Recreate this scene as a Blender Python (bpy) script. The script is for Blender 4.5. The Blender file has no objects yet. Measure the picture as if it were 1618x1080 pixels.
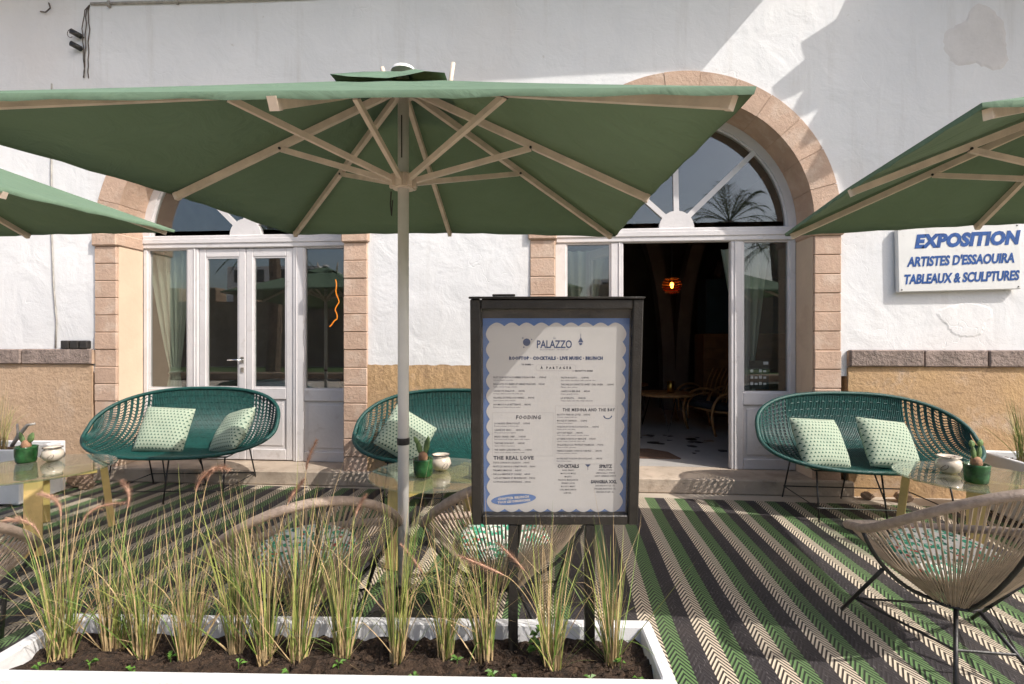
import bpy, math, random
from math import sin, cos, pi, radians, sqrt, atan2
from mathutils import Vector, Matrix

random.seed(11)
SC = bpy.context.scene
COL = SC.collection

# ------------------------------------------------------------------ camera
cam_d = bpy.data.cameras.new("camera")
cam = bpy.data.objects.new("camera", cam_d)
COL.objects.link(cam)
cam.location = (0, 0, 1.35)
cam.rotation_euler = (radians(90), 0, radians(4.2))
cam_d.sensor_width = 36.0
cam_d.lens = 36.0 * 800 / 1618
cam_d.clip_start = 0.05
cam_d.clip_end = 500
SC.camera = cam

# ------------------------------------------------------------------ sky, sun, exposure
SUN_AZ, SUN_EL = 60.0, 44.5          # azimuth from the facade normal towards +X, elevation
world = bpy.data.worlds.new("World")
SC.world = world
world.use_nodes = True
wn = world.node_tree.nodes
wl = world.node_tree.links
sky = wn.new("ShaderNodeTexSky")
sky.sky_type = 'NISHITA'
sky.sun_disc = False
sky.sun_elevation = radians(SUN_EL)
sky.sun_rotation = radians(180 - SUN_AZ)
sky.dust_density = 4.0
sky.ozone_density = 1.1
wl.new(sky.outputs[0], wn["Background"].inputs[0])
wn["Background"].inputs[1].default_value = 0.15

sun_d = bpy.data.lights.new("sun", 'SUN')
sun_d.energy = 3.3
sun_d.angle = radians(0.5)
sun_d.color = (1.0, 0.945, 0.87)
sun = bpy.data.objects.new("sun", sun_d)
COL.objects.link(sun)
S = Vector((sin(radians(SUN_AZ)) * cos(radians(SUN_EL)), -cos(radians(SUN_AZ)) * cos(radians(SUN_EL)), sin(radians(SUN_EL))))
sun.rotation_euler = S.to_track_quat('Z', 'Y').to_euler()
sun.location = (6, -6, 9)

SC.view_settings.view_transform = 'Standard'
SC.view_settings.look = 'None'
SC.view_settings.exposure = 0.48
SC.view_settings.gamma = 1.0
SC.view_settings.use_curve_mapping = False
SC.render.engine = 'CYCLES'
SC.cycles.use_denoising = True
SC.cycles.max_bounces = 6
SC.cycles.diffuse_bounces = 3
SC.cycles.glossy_bounces = 3
SC.cycles.use_adaptive_sampling = True
SC.cycles.adaptive_threshold = 0.03
SC.cycles.transparent_max_bounces = 24
SC.cycles.caustics_reflective = False
SC.cycles.caustics_refractive = False


# ------------------------------------------------------------------ mesh helpers
class MB:
    """collects shapes into one mesh"""
    def __init__(s):
        s.v = []; s.f = []; s.m = []; s.mi = 0; s.T = None

    def add(s, vs, fs):
        o = len(s.v)
        if s.T is not None:
            vs = [tuple(s.T @ Vector(p)) for p in vs]
        s.v.extend(vs)
        s.f.extend([tuple(i + o for i in f) for f in fs])
        s.m.extend([s.mi] * len(fs))

    def box(s, x0, x1, y0, y1, z0, z1):
        s.add([(x0, y0, z0), (x1, y0, z0), (x1, y1, z0), (x0, y1, z0), (x0, y0, z1), (x1, y0, z1), (x1, y1, z1), (x0, y1, z1)],
              [(0, 3, 2, 1), (4, 5, 6, 7), (0, 1, 5, 4), (1, 2, 6, 5), (2, 3, 7, 6), (3, 0, 4, 7)])

    def cbox(s, x0, x1, y0, y1, z0, z1, c=.005):
        """box with chamfered edges"""
        lo = (x0, y0, z0); hi = (x1, y1, z1)
        vs = []; idx = {}
        for i in (0, 1):
            for j in (0, 1):
                for k in (0, 1):
                    b = (i, j, k)
                    p = [hi[a] if b[a] else lo[a] for a in range(3)]
                    for ax in range(3):        # vertex that lies on the face normal to ax
                        q = [p[a] + (-c if b[a] else c) if a != ax else p[a] for a in range(3)]
                        idx[(b, ax)] = len(vs); vs.append(tuple(q))
        fs = []
        for ax in range(3):
            u, w = (ax + 1) % 3, (ax + 2) % 3
            for sd in (0, 1):
                loop = []
                for du, dw in ((0, 0), (1, 0), (1, 1), (0, 1)):
                    b = [0, 0, 0]; b[ax] = sd; b[u] = du; b[w] = dw
                    loop.append(idx[(tuple(b), ax)])
                fs.append(tuple(loop if sd else loop[::-1]))
        for ax in range(3):                     # edges along ax
            u, w = (ax + 1) % 3, (ax + 2) % 3
            for du in (0, 1):
                for dw in (0, 1):
                    b0 = [0, 0, 0]; b0[u] = du; b0[w] = dw
                    b1 = list(b0); b1[ax] = 1
                    b0, b1 = tuple(b0), tuple(b1)
                    q = [idx[(b0, u)], idx[(b1, u)], idx[(b1, w)], idx[(b0, w)]]
                    fs.append(tuple(q if (du ^ dw) else q[::-1]))
        for i in (0, 1):
            for j in (0, 1):
                for k in (0, 1):
                    b = (i, j, k)
                    t = [idx[(b, 0)], idx[(b, 1)], idx[(b, 2)]]
                    fs.append(tuple(t if (i + j + k) % 2 else t[::-1]))
        s.add(vs, fs)

    def beam(s, a, b, w, h, up=(0, 0, 1)):
        a = Vector(a); b = Vector(b); d = (b - a).normalized()
        u = Vector(up)
        sx = d.cross(u)
        if sx.length < 1e-4:
            sx = d.cross(Vector((0, 1, 0)))
        sx.normalize(); u = sx.cross(d).normalized()
        vs = []
        for p in (a, b):
            for i, j in ((-1, -1), (1, -1), (1, 1), (-1, 1)):
                vs.append(tuple(p + sx * (i * w / 2) + u * (j * h / 2)))
        s.add(vs, [(0, 1, 2, 3), (7, 6, 5, 4), (0, 4, 5, 1), (1, 5, 6, 2), (2, 6, 7, 3), (3, 7, 4, 0)])

    def tube(s, pts, r, n=6, closed=False, caps=True):
        P = [Vector(p) for p in pts]; N = len(P)
        R = r if isinstance(r, (list, tuple)) else [r] * N
        vs = []; up = None
        for i, p in enumerate(P):
            if closed:
                t = P[(i + 1) % N] - P[i - 1]
            else:
                t = P[min(i + 1, N - 1)] - P[max(i - 1, 0)]
            if t.length < 1e-9:
                t = Vector((0, 0, 1))
            t.normalize()
            if up is None:
                up = t.orthogonal().normalized()
            up = (up - t * up.dot(t))
            if up.length < 1e-6:
                up = t.orthogonal()
            up.normalize(); sd = t.cross(up)
            for k in range(n):
                a = 2 * pi * k / n
                vs.append(tuple(p + (up * cos(a) + sd * sin(a)) * R[i]))
        fs = []
        for i in range(N if closed else N - 1):
            j = (i + 1) % N
            off = 0
            if closed and j == 0:               # untwist the seam
                best = 1e9
                for o in range(n):
                    dd = (Vector(vs[i * n]) - Vector(vs[o])).length
                    if dd < best:
                        best = dd; off = o
            for k in range(n):
                k2 = (k + 1) % n
                fs.append((i * n + k, i * n + k2, j * n + (k2 + off) % n, j * n + (k + off) % n))
        if caps and not closed:
            fs.append(tuple(range(n))[::-1]); fs.append(tuple((N - 1) * n + k for k in range(n)))
        s.add(vs, fs)

    def lathe(s, prof, n=24, c=(0, 0, 0)):
        vs = []; fs = []
        for r, z in prof:
            for k in range(n):
                a = 2 * pi * k / n
                vs.append((c[0] + r * cos(a), c[1] + r * sin(a), c[2] + z))
        for i in range(len(prof) - 1):
            for k in range(n):
                k2 = (k + 1) % n
                fs.append((i * n + k, i * n + k2, (i + 1) * n + k2, (i + 1) * n + k))
        s.add(vs, fs)

    def prism(s, poly, a, b, axis='y'):
        """polygon of 2-D points pushed along an axis from a to b"""
        n = len(poly)
        def P(p, t):
            return (p[0], t, p[1]) if axis == 'y' else ((p[0], p[1], t) if axis == 'z' else (t, p[0], p[1]))
        vs = [P(p, a) for p in poly] + [P(p, b) for p in poly]
        fs = [tuple(range(n)), tuple(range(2 * n - 1, n - 1, -1))]
        for i in range(n):
            j = (i + 1) % n
            fs.append((i, i + n, j + n, j))
        s.add(vs, fs)

    def mesh(s, name, mats, smooth=False):
        me = bpy.data.meshes.new(name)
        me.from_pydata(s.v, [], s.f)
        for m in (mats if isinstance(mats, (list, tuple)) else [mats]):
            me.materials.append(m)
        if any(s.m):
            me.polygons.foreach_set("material_index", s.m)
        if smooth:
            me.polygons.foreach_set("use_smooth", [True] * len(me.polygons))
        me.update()
        return me

    def build(s, name, mats, parent=None, smooth=False, loc=None, rot=None):
        return link(name, s.mesh(name, mats, smooth), parent, loc, rot)


def link(name, me, parent=None, loc=None, rot=None):
    o = bpy.data.objects.new(name, me)
    COL.objects.link(o)
    if parent is not None:
        o.parent = parent
    if loc is not None:
        o.location = loc
    if rot is not None:
        o.rotation_euler = rot
    return o


def empty(name, loc=(0, 0, 0), rz=0.0):
    o = bpy.data.objects.new(name, None)
    o.empty_display_size = .1
    COL.objects.link(o)
    o.location = loc
    o.rotation_euler = (0, 0, rz)
    return o


def tag(o, label=None, cat=None, group=None, kind=None):
    if label: o["label"] = label
    if cat: o["category"] = cat
    if group: o["group"] = group
    if kind: o["kind"] = kind
    return o


def copy_tree(o, parent=None):
    c = o.copy()
    COL.objects.link(c)
    c.parent = parent
    for ch in list(o.children):
        copy_tree(ch, c)
    return c


def bez(a, b, c, d, n):
    a, b, c, d = map(Vector, (a, b, c, d))
    out = []
    for i in range(n + 1):
        t = i / n; u = 1 - t
        out.append(a * u ** 3 + b * 3 * u * u * t + c * 3 * u * t * t + d * t ** 3)
    return out


# ------------------------------------------------------------------ material helpers
def new_mat(name):
    m = bpy.data.materials.new(name)
    m.use_nodes = True
    nt = m.node_tree
    return m, nt, nt.nodes, nt.links, nt.nodes["Principled BSDF"]


def N(nt, typ, **kw):
    n = nt.nodes.new(typ)
    for k, v in kw.items():
        if k.startswith('i_'):
            n.inputs[int(k[2:])].default_value = v
        else:
            setattr(n, k, v)
    return n


def mth(nt, op, a, b=None, c=None):
    n = nt.nodes.new("ShaderNodeMath"); n.operation = op
    for i, x in enumerate((a, b, c)):
        if x is None: continue
        if isinstance(x, (int, float)): n.inputs[i].default_value = x
        else: nt.links.new(x, n.inputs[i])
    return n.outputs[0]


def mixc(nt, fac, a, b, blend='MIX'):
    n = nt.nodes.new("ShaderNodeMix"); n.data_type = 'RGBA'; n.blend_type = blend
    for k, x in ((0, fac), (6, a), (7, b)):
        if isinstance(x, (int, float)): n.inputs[k].default_value = x
        elif isinstance(x, tuple): n.inputs[k].default_value = (*x[:3], 1)
        else: nt.links.new(x, n.inputs[k])
    return n.outputs[2]


def ramp(nt, fac, stops, interp='LINEAR'):
    n = nt.nodes.new("ShaderNodeValToRGB"); cr = n.color_ramp; cr.interpolation = interp
    while len(cr.elements) < len(stops): cr.elements.new(0.5)
    for e, (p, c) in zip(cr.elements, stops):
        e.position = p; e.color = (*c[:3], 1) if isinstance(c, tuple) else (c, c, c, 1)
    nt.links.new(fac, n.inputs[0])
    return n.outputs[0]


def noise(nt, vec, scale, detail=4, rough=.55, dist=0.0):
    n = nt.nodes.new("ShaderNodeTexNoise")
    n.inputs['Scale'].default_value = scale; n.inputs['Detail'].default_value = detail
    n.inputs['Roughness'].default_value = rough; n.inputs['Distortion'].default_value = dist
    if vec is not None: nt.links.new(vec, n.inputs['Vector'])
    return n.outputs[0]


def pmat(name, col, rough=.6, var=.12, scale=6., col2=None, bump=0., bscale=None, metal=0., spec=.5, dirt=None, bdist=.01):
    """principled surface with blotchy colour and fine relief"""
    m, nt, ns, ls, p = new_mat(name)
    tc = N(nt, "ShaderNodeTexCoord").outputs['Object']
    geo = N(nt, "ShaderNodeObjectInfo")
    off = N(nt, "ShaderNodeVectorMath", operation='ADD')
    ls.new(tc, off.inputs[0]); 
    sc_ = N(nt, "ShaderNodeVectorMath", operation='SCALE'); sc_.inputs[0].default_value = (17.3, 9.1, 5.7)
    ls.new(geo.outputs['Random'], sc_.inputs[3]); ls.new(sc_.outputs[0], off.inputs[1])
    v = off.outputs[0]
    c2 = col2 or tuple(max(0, c * (1 - 2 * var)) for c in col)
    c1 = col if col2 else tuple(min(1, c * (1 + var)) for c in col)
    f = ramp(nt, noise(nt, v, scale, 6, .6), [(.3, 0.), (.72, 1.)])
    base = mixc(nt, f, c1, c2)
    if dirt:
        dcol, dscale, lo, hi = dirt
        g = ramp(nt, noise(nt, v, dscale, 8, .65, .4), [(lo, 0.), (hi, 1.)])
        base = mixc(nt, g, base, dcol)
    ls.new(base, p.inputs['Base Color'])
    p.inputs['Roughness'].default_value = rough
    p.inputs['Metallic'].default_value = metal
    p.inputs['Specular IOR Level'].default_value = spec
    if bump:
        b = N(nt, "ShaderNodeBump"); b.inputs['Strength'].default_value = bump; b.inputs['Distance'].default_value = bdist
        ls.new(noise(nt, v, bscale or scale * 8, 8, .62), b.inputs['Height'])
        ls.new(b.outputs[0], p.inputs['Normal'])
    return m


M = {}
M['pole'] = pmat('white_painted_pole', (.80, .78, .75), .4, .04, 9, bump=.1, bscale=60)
M['rib'] = pmat('beige_painted_wood', (.70, .585, .48), .5, .1, 12, bump=.2, bscale=60)
M['black_steel'] = pmat('black_painted_steel', (.022, .021, .022), .42, .3, 30, bump=.2, bscale=120, dirt=((.06, .045, .035), 25, .62, .75))
M['black_frame'] = pmat('black_painted_wood', (.016, .014, .012), .38, .3, 14, bump=.35, bscale=70, dirt=((.06, .045, .036), 18, .62, .8))
M['teal'] = pmat('teal_cord', (.008, .066, .058), .42, .25, 30)
M['teal_rim'] = pmat('teal_wrapped_rim', (.008, .070, .060), .4, .2, 60, bump=.5, bscale=150)
M['cord'] = pmat('taupe_plastic_cord', (.46, .36, .275), .45, .15, 20)
M['cord_rim'] = pmat('taupe_wrapped_rim', (.40, .31, .25), .55, .16, 40, bump=.6, bscale=160)
M['yellow_wood'] = pmat('pale_yellow_wood', (.62, .44, .17), .5, .14, 7, bump=.2, bscale=40)
M['planter'] = pmat('white_planter_paint', (.78, .78, .79), .55, .05, 5, bump=.35, bscale=25, dirt=((.42, .40, .37), 9, .60, .78))
M['soil'] = pmat('dark_potting_soil', (.060, .036, .022), .95, .4, 30, bump=1., bscale=90, dirt=((.12, .075, .045), 45, .58, .7), bdist=.02)
M['joinery'] = pmat('greyed_white_joinery', (.66, .635, .64), .5, .05, 3, bump=.25, bscale=30, dirt=((.47, .43, .41), 7, .58, .8))
M['joinery_lip'] = pmat('joinery_bead', (.60, .575, .575), .5, .06, 6, bump=.2, bscale=30)
M['chrome'] = pmat('door_chrome', (.75, .75, .75), .18, .04, 8, metal=1.)
M['concrete'] = pmat('worn_step_stone', (.47, .385, .305), .85, .12, 3, bump=.5, bscale=40, dirt=((.30, .235, .18), 6, .52, .72))
M['stone'] = pmat('pink_sandstone', (.52, .365, .275), .9, .08, 4, bump=.7, bscale=38, dirt=((.60, .47, .38), 5, .5, .72))
M['reveal'] = pmat('cream_reveal_plaster', (.66, .52, .39), .92, .05, 2, bump=.3, bscale=20, dirt=((.56, .42, .31), 3, .55, .75))
M['mortar'] = pmat('sand_mortar', (.46, .33, .24), .95, .1, 10, bump=.5, bscale=60)
M['band'] = pmat('weathered_stone_band', (.30, .235, .205), .95, .2, 5, bump=1., bscale=26, dirt=((.16, .125, .11), 9, .56, .66), bdist=.02)
M['clay_green'] = pmat('green_glazed_clay', (.03, .115, .035), .14, .4, 18, bump=.3, bscale=16, dirt=((.012, .05, .014), 14, .5, .65))
M['clay_white'] = pmat('cream_glazed_clay', (.66, .58, .49), .2, .1, 12, bump=.2, bscale=20, dirt=((.22, .14, .10), 22, .64, .68))
M['cactus'] = pmat('cactus_green', (.16, .25, .09), .6, .25, 30, bump=.4, bscale=80)
M['cactus_base'] = pmat('cactus_brown_base', (.40, .22, .13), .8, .2, 30, bump=.5, bscale=80)
M['dark_ring'] = pmat('dark_glaze', (.05, .035, .03), .3, .2, 20)
M['curtain'] = pmat('sage_curtain', (.50, .54, .45), .9, .06, 4, bump=.2, bscale=90)
M['rattan'] = pmat('rattan_cane', (.42, .22, .085), .45, .2, 14)
M['dark_cushion'] = pmat('dark_fabric', (.03, .035, .045), .9, .2, 20)
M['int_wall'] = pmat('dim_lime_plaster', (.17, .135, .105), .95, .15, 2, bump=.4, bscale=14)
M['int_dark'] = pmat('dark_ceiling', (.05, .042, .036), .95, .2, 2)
M['terrazzo'] = pmat('white_terrazzo', (.48, .46, .44), .35, .06, 6, dirt=((.32, .29, .26), 60, .62, .68))
M['chip'] = pmat('black_marble_chip', (.018, .017, .018), .35, .3, 20)
M['chip_tan'] = pmat('tan_marble_chip', (.28, .20, .13), .4, .2, 20)
M['doormat'] = pmat('coir_doormat', (.13, .075, .05), .98, .2, 60, bump=.8, bscale=200)
M['teal_panel'] = pmat('petrol_blue_panel', (.012, .035, .048), .5, .15, 4)
M['wood_panel'] = pmat('warm_wood_panel', (.20, .095, .035), .5, .2, 5, bump=.2)
M['cloth'] = pmat('white_tablecloth', (.62, .66, .74), .9, .04, 6, bump=.2, bscale=30)
M['brass'] = pmat('brass', (.55, .35, .08), .3, .15, 12, metal=1.)
M['cable'] = pmat('grey_cable', (.38, .36, .33), .6, .15, 20)
M['dark_cable'] = pmat('dark_cable', (.10, .075, .06), .6, .3, 20)
M['dark_plastic'] = pmat('dark_plastic', (.03, .027, .026), .4, .2, 20)
M['sign'] = pmat('white_sign_board', (.70, .70, .69), .45, .03, 4, dirt=((.52, .50, .47), 6, .6, .8))
M['sign_blue'] = pmat('sign_blue_paint', (.008, .075, .30), .4, .2, 30)
M['ink'] = pmat('menu_ink', (.03, .035, .06), .8, .1, 20)
M['ink_blue'] = pmat('menu_navy_ink', (.02, .05, .15), .8, .1, 20)
M['paper'] = pmat('menu_paper', (.56, .55, .54), .85, .025, 7)
M['paper_blue'] = pmat('menu_blue_print', (.075, .17, .42), .8, .08, 7)
M['rule'] = pmat('menu_grey_rule', (.42, .41, .41), .8, .05, 20)
M['rope'] = pmat('rope', (.04, .04, .038), .8, .2, 40)
M['leaf'] = pmat('seedling_leaf', (.10, .22, .03), .5, .3, 40)
M['rubble'] = pmat('rubble_stone', (.34, .24, .17), .95, .25, 12, bump=.8, bscale=40)
M['blade_a'] = pmat('grass_green', (.13, .21, .04), .5, .25, 30)
M['blade_b'] = pmat('grass_lime', (.33, .36, .10), .5, .2, 30)
M['blade_c'] = pmat('grass_straw', (.52, .38, .20), .6, .2, 30)
M['seed'] = pmat('seed_head_pink', (.50, .30, .21), .9, .25, 80)
M['lawn'] = pmat('lawn', (.06, .11, .025), .95, .35, 3, bump=.8, bscale=30)
M['paving'] = pmat('sand_paving', (.50, .43, .35), .95, .15, 1.2, bump=.4, bscale=12)
M['rampart'] = pmat('rampart_stone', (.30, .215, .15), .95, .2, .8, bump=1., bscale=6)
M['trunk'] = pmat('palm_trunk', (.17, .12, .085), .95, .35, 5, bump=1., bscale=18)
M['frond'] = pmat('palm_frond', (.055, .10, .03), .6, .3, 2)
M['house'] = pmat('white_house', (.70, .69, .67), .9, .06, .6)
M['shade_sheet'] = pmat('shade_sheet_brown', (.30, .22, .13), .95, .3, 9, bump=.8, bscale=60)
M['added_shade_slab'] = pmat('added_shade_slab', (.62, .61, .60), .9, .08, 2)
M['window_dark'] = pmat('dark_window', (.02, .025, .03), .2, .2, 2)


def wall_mat():
    m, nt, ns, ls, p = new_mat('white_limewashed_plaster')
    tc = N(nt, "ShaderNodeTexCoord").outputs['Object']
    base = mixc(nt, ramp(nt, noise(nt, tc, 1.1, 6, .6), [(.35, 0.), (.7, 1.)]), (.775, .775, .785), (.70, .705, .72))
    st = N(nt, "ShaderNodeMapping"); st.inputs['Scale'].default_value = (3.2, 1, .25); ls.new(tc, st.inputs[0])
    base = mixc(nt, ramp(nt, noise(nt, st.outputs[0], 1.6, 8, .7), [(.56, 0.), (.8, .55)]), base, (.55, .53, .51))
    sp = ramp(nt, noise(nt, tc, 16, 5, .6), [(.70, 0.), (.76, .6)])
    base = mixc(nt, sp, base, (.52, .49, .46))
    warm = ramp(nt, noise(nt, tc, .7, 3, .5), [(.55, 0.), (.75, .35)])
    base = mixc(nt, warm, base, (.70, .635, .595))
    ls.new(base, p.inputs['Base Color'])
    p.inputs['Roughness'].default_value = .92
    p.inputs['Specular IOR Level'].default_value = .25
    b1 = N(nt, "ShaderNodeBump"); b1.inputs['Strength'].default_value = .32; b1.inputs['Distance'].default_value = .05
    ls.new(noise(nt, tc, 3.2, 5, .5, .6), b1.inputs['Height'])
    mus = noise(nt, tc, 34, 8, .65)
    b2 = N(nt, "ShaderNodeBump"); b2.inputs['Strength'].default_value = .3; b2.inputs['Distance'].default_value = .008
    ls.new(mus, b2.inputs['Height']); ls.new(b1.outputs[0], b2.inputs['Normal'])
    # a few hair cracks
    vor = N(nt, "ShaderNodeTexVoronoi", feature='DISTANCE_TO_EDGE'); vor.inputs['Scale'].default_value = .9
    wob = N(nt, "ShaderNodeVectorMath", operation='ADD')
    nz = N(nt, "ShaderNodeTexNoise"); nz.inputs['Scale'].default_value = 3.5; ls.new(tc, nz.inputs[0])
    ls.new(tc, wob.inputs[0]); ls.new(nz.outputs[1], wob.inputs[1]); ls.new(wob.outputs[0], vor.inputs[0])
    gate = ramp(nt, noise(nt, tc, 1.3, 2), [(.52, 0.), (.6, 1.)])
    crack = mth(nt, 'MULTIPLY', ramp(nt, vor.outputs[0], [(.0, 1.), (.006, 0.)]), gate)
    b3 = N(nt, "ShaderNodeBump"); b3.inputs['Strength'].default_value = .25; b3.inputs['Distance'].default_value = .01; b3.invert = True
    ls.new(crack, b3.inputs['Height']); ls.new(b2.outputs[0], b3.inputs['Normal'])
    ls.new(b3.outputs[0], p.inputs['Normal'])
    return m


def dado_mat(name='ochre_render', ca=(.53, .345, .175), cb=(.45, .30, .175)):
    m, nt, ns, ls, p = new_mat(name)
    tc = N(nt, "ShaderNodeTexCoord").outputs['Object']
    base = mixc(nt, ramp(nt, noise(nt, tc, 1.6, 7, .65, .5), [(.3, 0.), (.68, 1.)]), ca, cb)
    base = mixc(nt, ramp(nt, noise(nt, tc, 2.7, 8, .7), [(.56, 0.), (.68, .8)]), base, (.53, .40, .30))
    base = mixc(nt, ramp(nt, noise(nt, tc, 4.3, 8, .7, 1.), [(.60, 0.), (.66, .7)]), base, (.33, .21, .125))
    ls.new(base, p.inputs['Base Color']); p.inputs['Roughness'].default_value = .95
    b1 = N(nt, "ShaderNodeBump"); b1.inputs['Strength'].default_value = .7; b1.inputs['Distance'].default_value = .02
    ls.new(noise(nt, tc, 22, 9, .68), b1.inputs['Height']); ls.new(b1.outputs[0], p.inputs['Normal'])
    return m


def rug_mat():
    m, nt, ns, ls, p = new_mat('striped_chevron_rug')
    tc = N(nt, "ShaderNodeTexCoord").outputs['Object']
    wob = N(nt, "ShaderNodeTexNoise"); wob.inputs['Scale'].default_value = 1.1
    ls.new(tc, wob.inputs[0])
    sep = N(nt, "ShaderNodeSeparateXYZ"); ls.new(tc, sep.inputs[0])
    X, Y = sep.outputs[0], sep.outputs[1]
    X = mth(nt, 'ADD', X, mth(nt, 'MULTIPLY', mth(nt, 'SUBTRACT', wob.outputs[0], .5), .02))
    per = .247
    s = mth(nt, 'MULTIPLY', mth(nt, 'FRACT', mth(nt, 'DIVIDE', X, per)), 3.0)
    idx = mth(nt, 'DIVIDE', mth(nt, 'FLOOR', s), 3.0)
    t = mth(nt, 'ABSOLUTE', mth(nt, 'SUBTRACT', mth(nt, 'FRACT', s), .5))
    ph = mth(nt, 'DIVIDE', mth(nt, 'ADD', Y, mth(nt, 'MULTIPLY', t, .145)), .0325)
    fr = mth(nt, 'FRACT', ph)
    on = mth(nt, 'LESS_THAN', fr, .52)
    light = ramp(nt, idx, [(0.0, (.66, .57, .44)), (.30, (.125, .225, .082)), (.63, (.034, .029, .032))], 'CONSTANT')
    dark = ramp(nt, idx, [(0.0, (.036, .026, .021)), (.30, (.014, .022, .012)), (.63, (.016, .013, .015))], 'CONSTANT')
    base = mixc(nt, on, dark, light)
    # pale slubs in the dark stripes, dust everywhere
    sl = N(nt, "ShaderNodeMapping"); sl.inputs['Scale'].default_value = (150, 26, 1); ls.new(tc, sl.inputs[0])
    slub = mth(nt, 'MULTIPLY', ramp(nt, noise(nt, sl.outputs[0], 1.0, 1), [(.66, 0.), (.7, 1.)]), mth(nt, 'GREATER_THAN', idx, .6))
    base = mixc(nt, mth(nt, 'MULTIPLY', slub, .35), base, (.30, .28, .28))
    dust = ramp(nt, noise(nt, tc, 2.2, 7, .65), [(.45, 0.), (.78, .16)])
    base = mixc(nt, dust, base, (.22, .18, .15))
    ls.new(base, p.inputs['Base Color'])
    p.inputs['Roughness'].default_value = .72
    b = N(nt, "ShaderNodeBump"); b.inputs['Strength'].default_value = .4; b.inputs['Distance'].default_value = .003
    ls.new(mth(nt, 'ABSOLUTE', mth(nt, 'SUBTRACT', mth(nt, 'FRACT', mth(nt, 'MULTIPLY', ph, 2.0)), .5)), b.inputs['Height'])
    ls.new(b.outputs[0], p.inputs['Normal'])
    return m


def fabric_mat():
    m, nt, ns, ls, p = new_mat('green_canopy_cloth')
    tc = N(nt, "ShaderNodeTexCoord").outputs['Object']
    base = mixc(nt, ramp(nt, noise(nt, tc, 3, 6, .6), [(.3, 0.), (.7, 1.)]), (.150, .228, .160), (.130, .200, .136))
    ls.new(base, p.inputs['Base Color']); p.inputs['Roughness'].default_value = .85
    p.inputs['Specular IOR Level'].default_value = .2
    tr = N(nt, "ShaderNodeBsdfTranslucent"); tr.inputs[0].default_value = (.13, .15, .05, 1)
    mx = N(nt, "ShaderNodeMixShader"); mx.inputs[0].default_value = .05
    ls.new(p.outputs[0], mx.inputs[1]); ls.new(tr.outputs[0], mx.inputs[2])
    b = N(nt, "ShaderNodeBump"); b.inputs['Strength'].default_value = .55; b.inputs['Distance'].default_value = .025
    ls.new(noise(nt, tc, 5, 4, .5, 1.6), b.inputs['Height'])
    b2 = N(nt, "ShaderNodeBump"); b2.inputs['Strength'].default_value = .15; b2.inputs['Distance'].default_value = .001
    ls.new(noise(nt, tc, 420, 2), b2.inputs['Height']); ls.new(b.outputs[0], b2.inputs['Normal'])
    ls.new(b2.outputs[0], p.inputs['Normal'])
    ls.new(mx.outputs[0], ns['Material Output'].inputs[0])
    return m


def glass_mat(name, tint=(1, 1, 1), ior=1.5, gain=1.0, dust=0.0):
    m, nt, ns, ls, p = new_mat(name)
    ns.remove(p)
    fr = N(nt, "ShaderNodeFresnel")
    gm = N(nt, "ShaderNodeNewGeometry")       # same reflectance on both faces of the thin pane
    ls.new(mth(nt, 'ADD', ior, mth(nt, 'MULTIPLY', gm.outputs['Backfacing'], 1 / ior - ior)), fr.inputs[0])
    tr = N(nt, "ShaderNodeBsdfTransparent"); tr.inputs[0].default_value = (*tint, 1)
    gl = N(nt, "ShaderNodeBsdfGlossy"); gl.inputs['Roughness'].default_value = .01
    mx = N(nt, "ShaderNodeMixShader")
    ls.new(mth(nt, 'MINIMUM', mth(nt, 'MULTIPLY', fr.outputs[0], gain), 1.0), mx.inputs[0])
    ls.new(tr.outputs[0], mx.inputs[1]); ls.new(gl.outputs[0], mx.inputs[2])
    out = mx.outputs[0]
    if dust:
        tc = N(nt, "ShaderNodeTexCoord").outputs['Object']
        df = N(nt, "ShaderNodeBsdfDiffuse"); df.inputs[0].default_value = (.6, .57, .52, 1)
        m2 = N(nt, "ShaderNodeMixShader")
        ls.new(ramp(nt, noise(nt, tc, 3, 8, .7), [(.35, dust * .3), (.8, dust)]), m2.inputs[0])
        ls.new(out, m2.inputs[1]); ls.new(df.outputs[0], m2.inputs[2]); out = m2.outputs[0]
    ls.new(out, ns['Material Output'].inputs[0])
    return m


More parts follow.
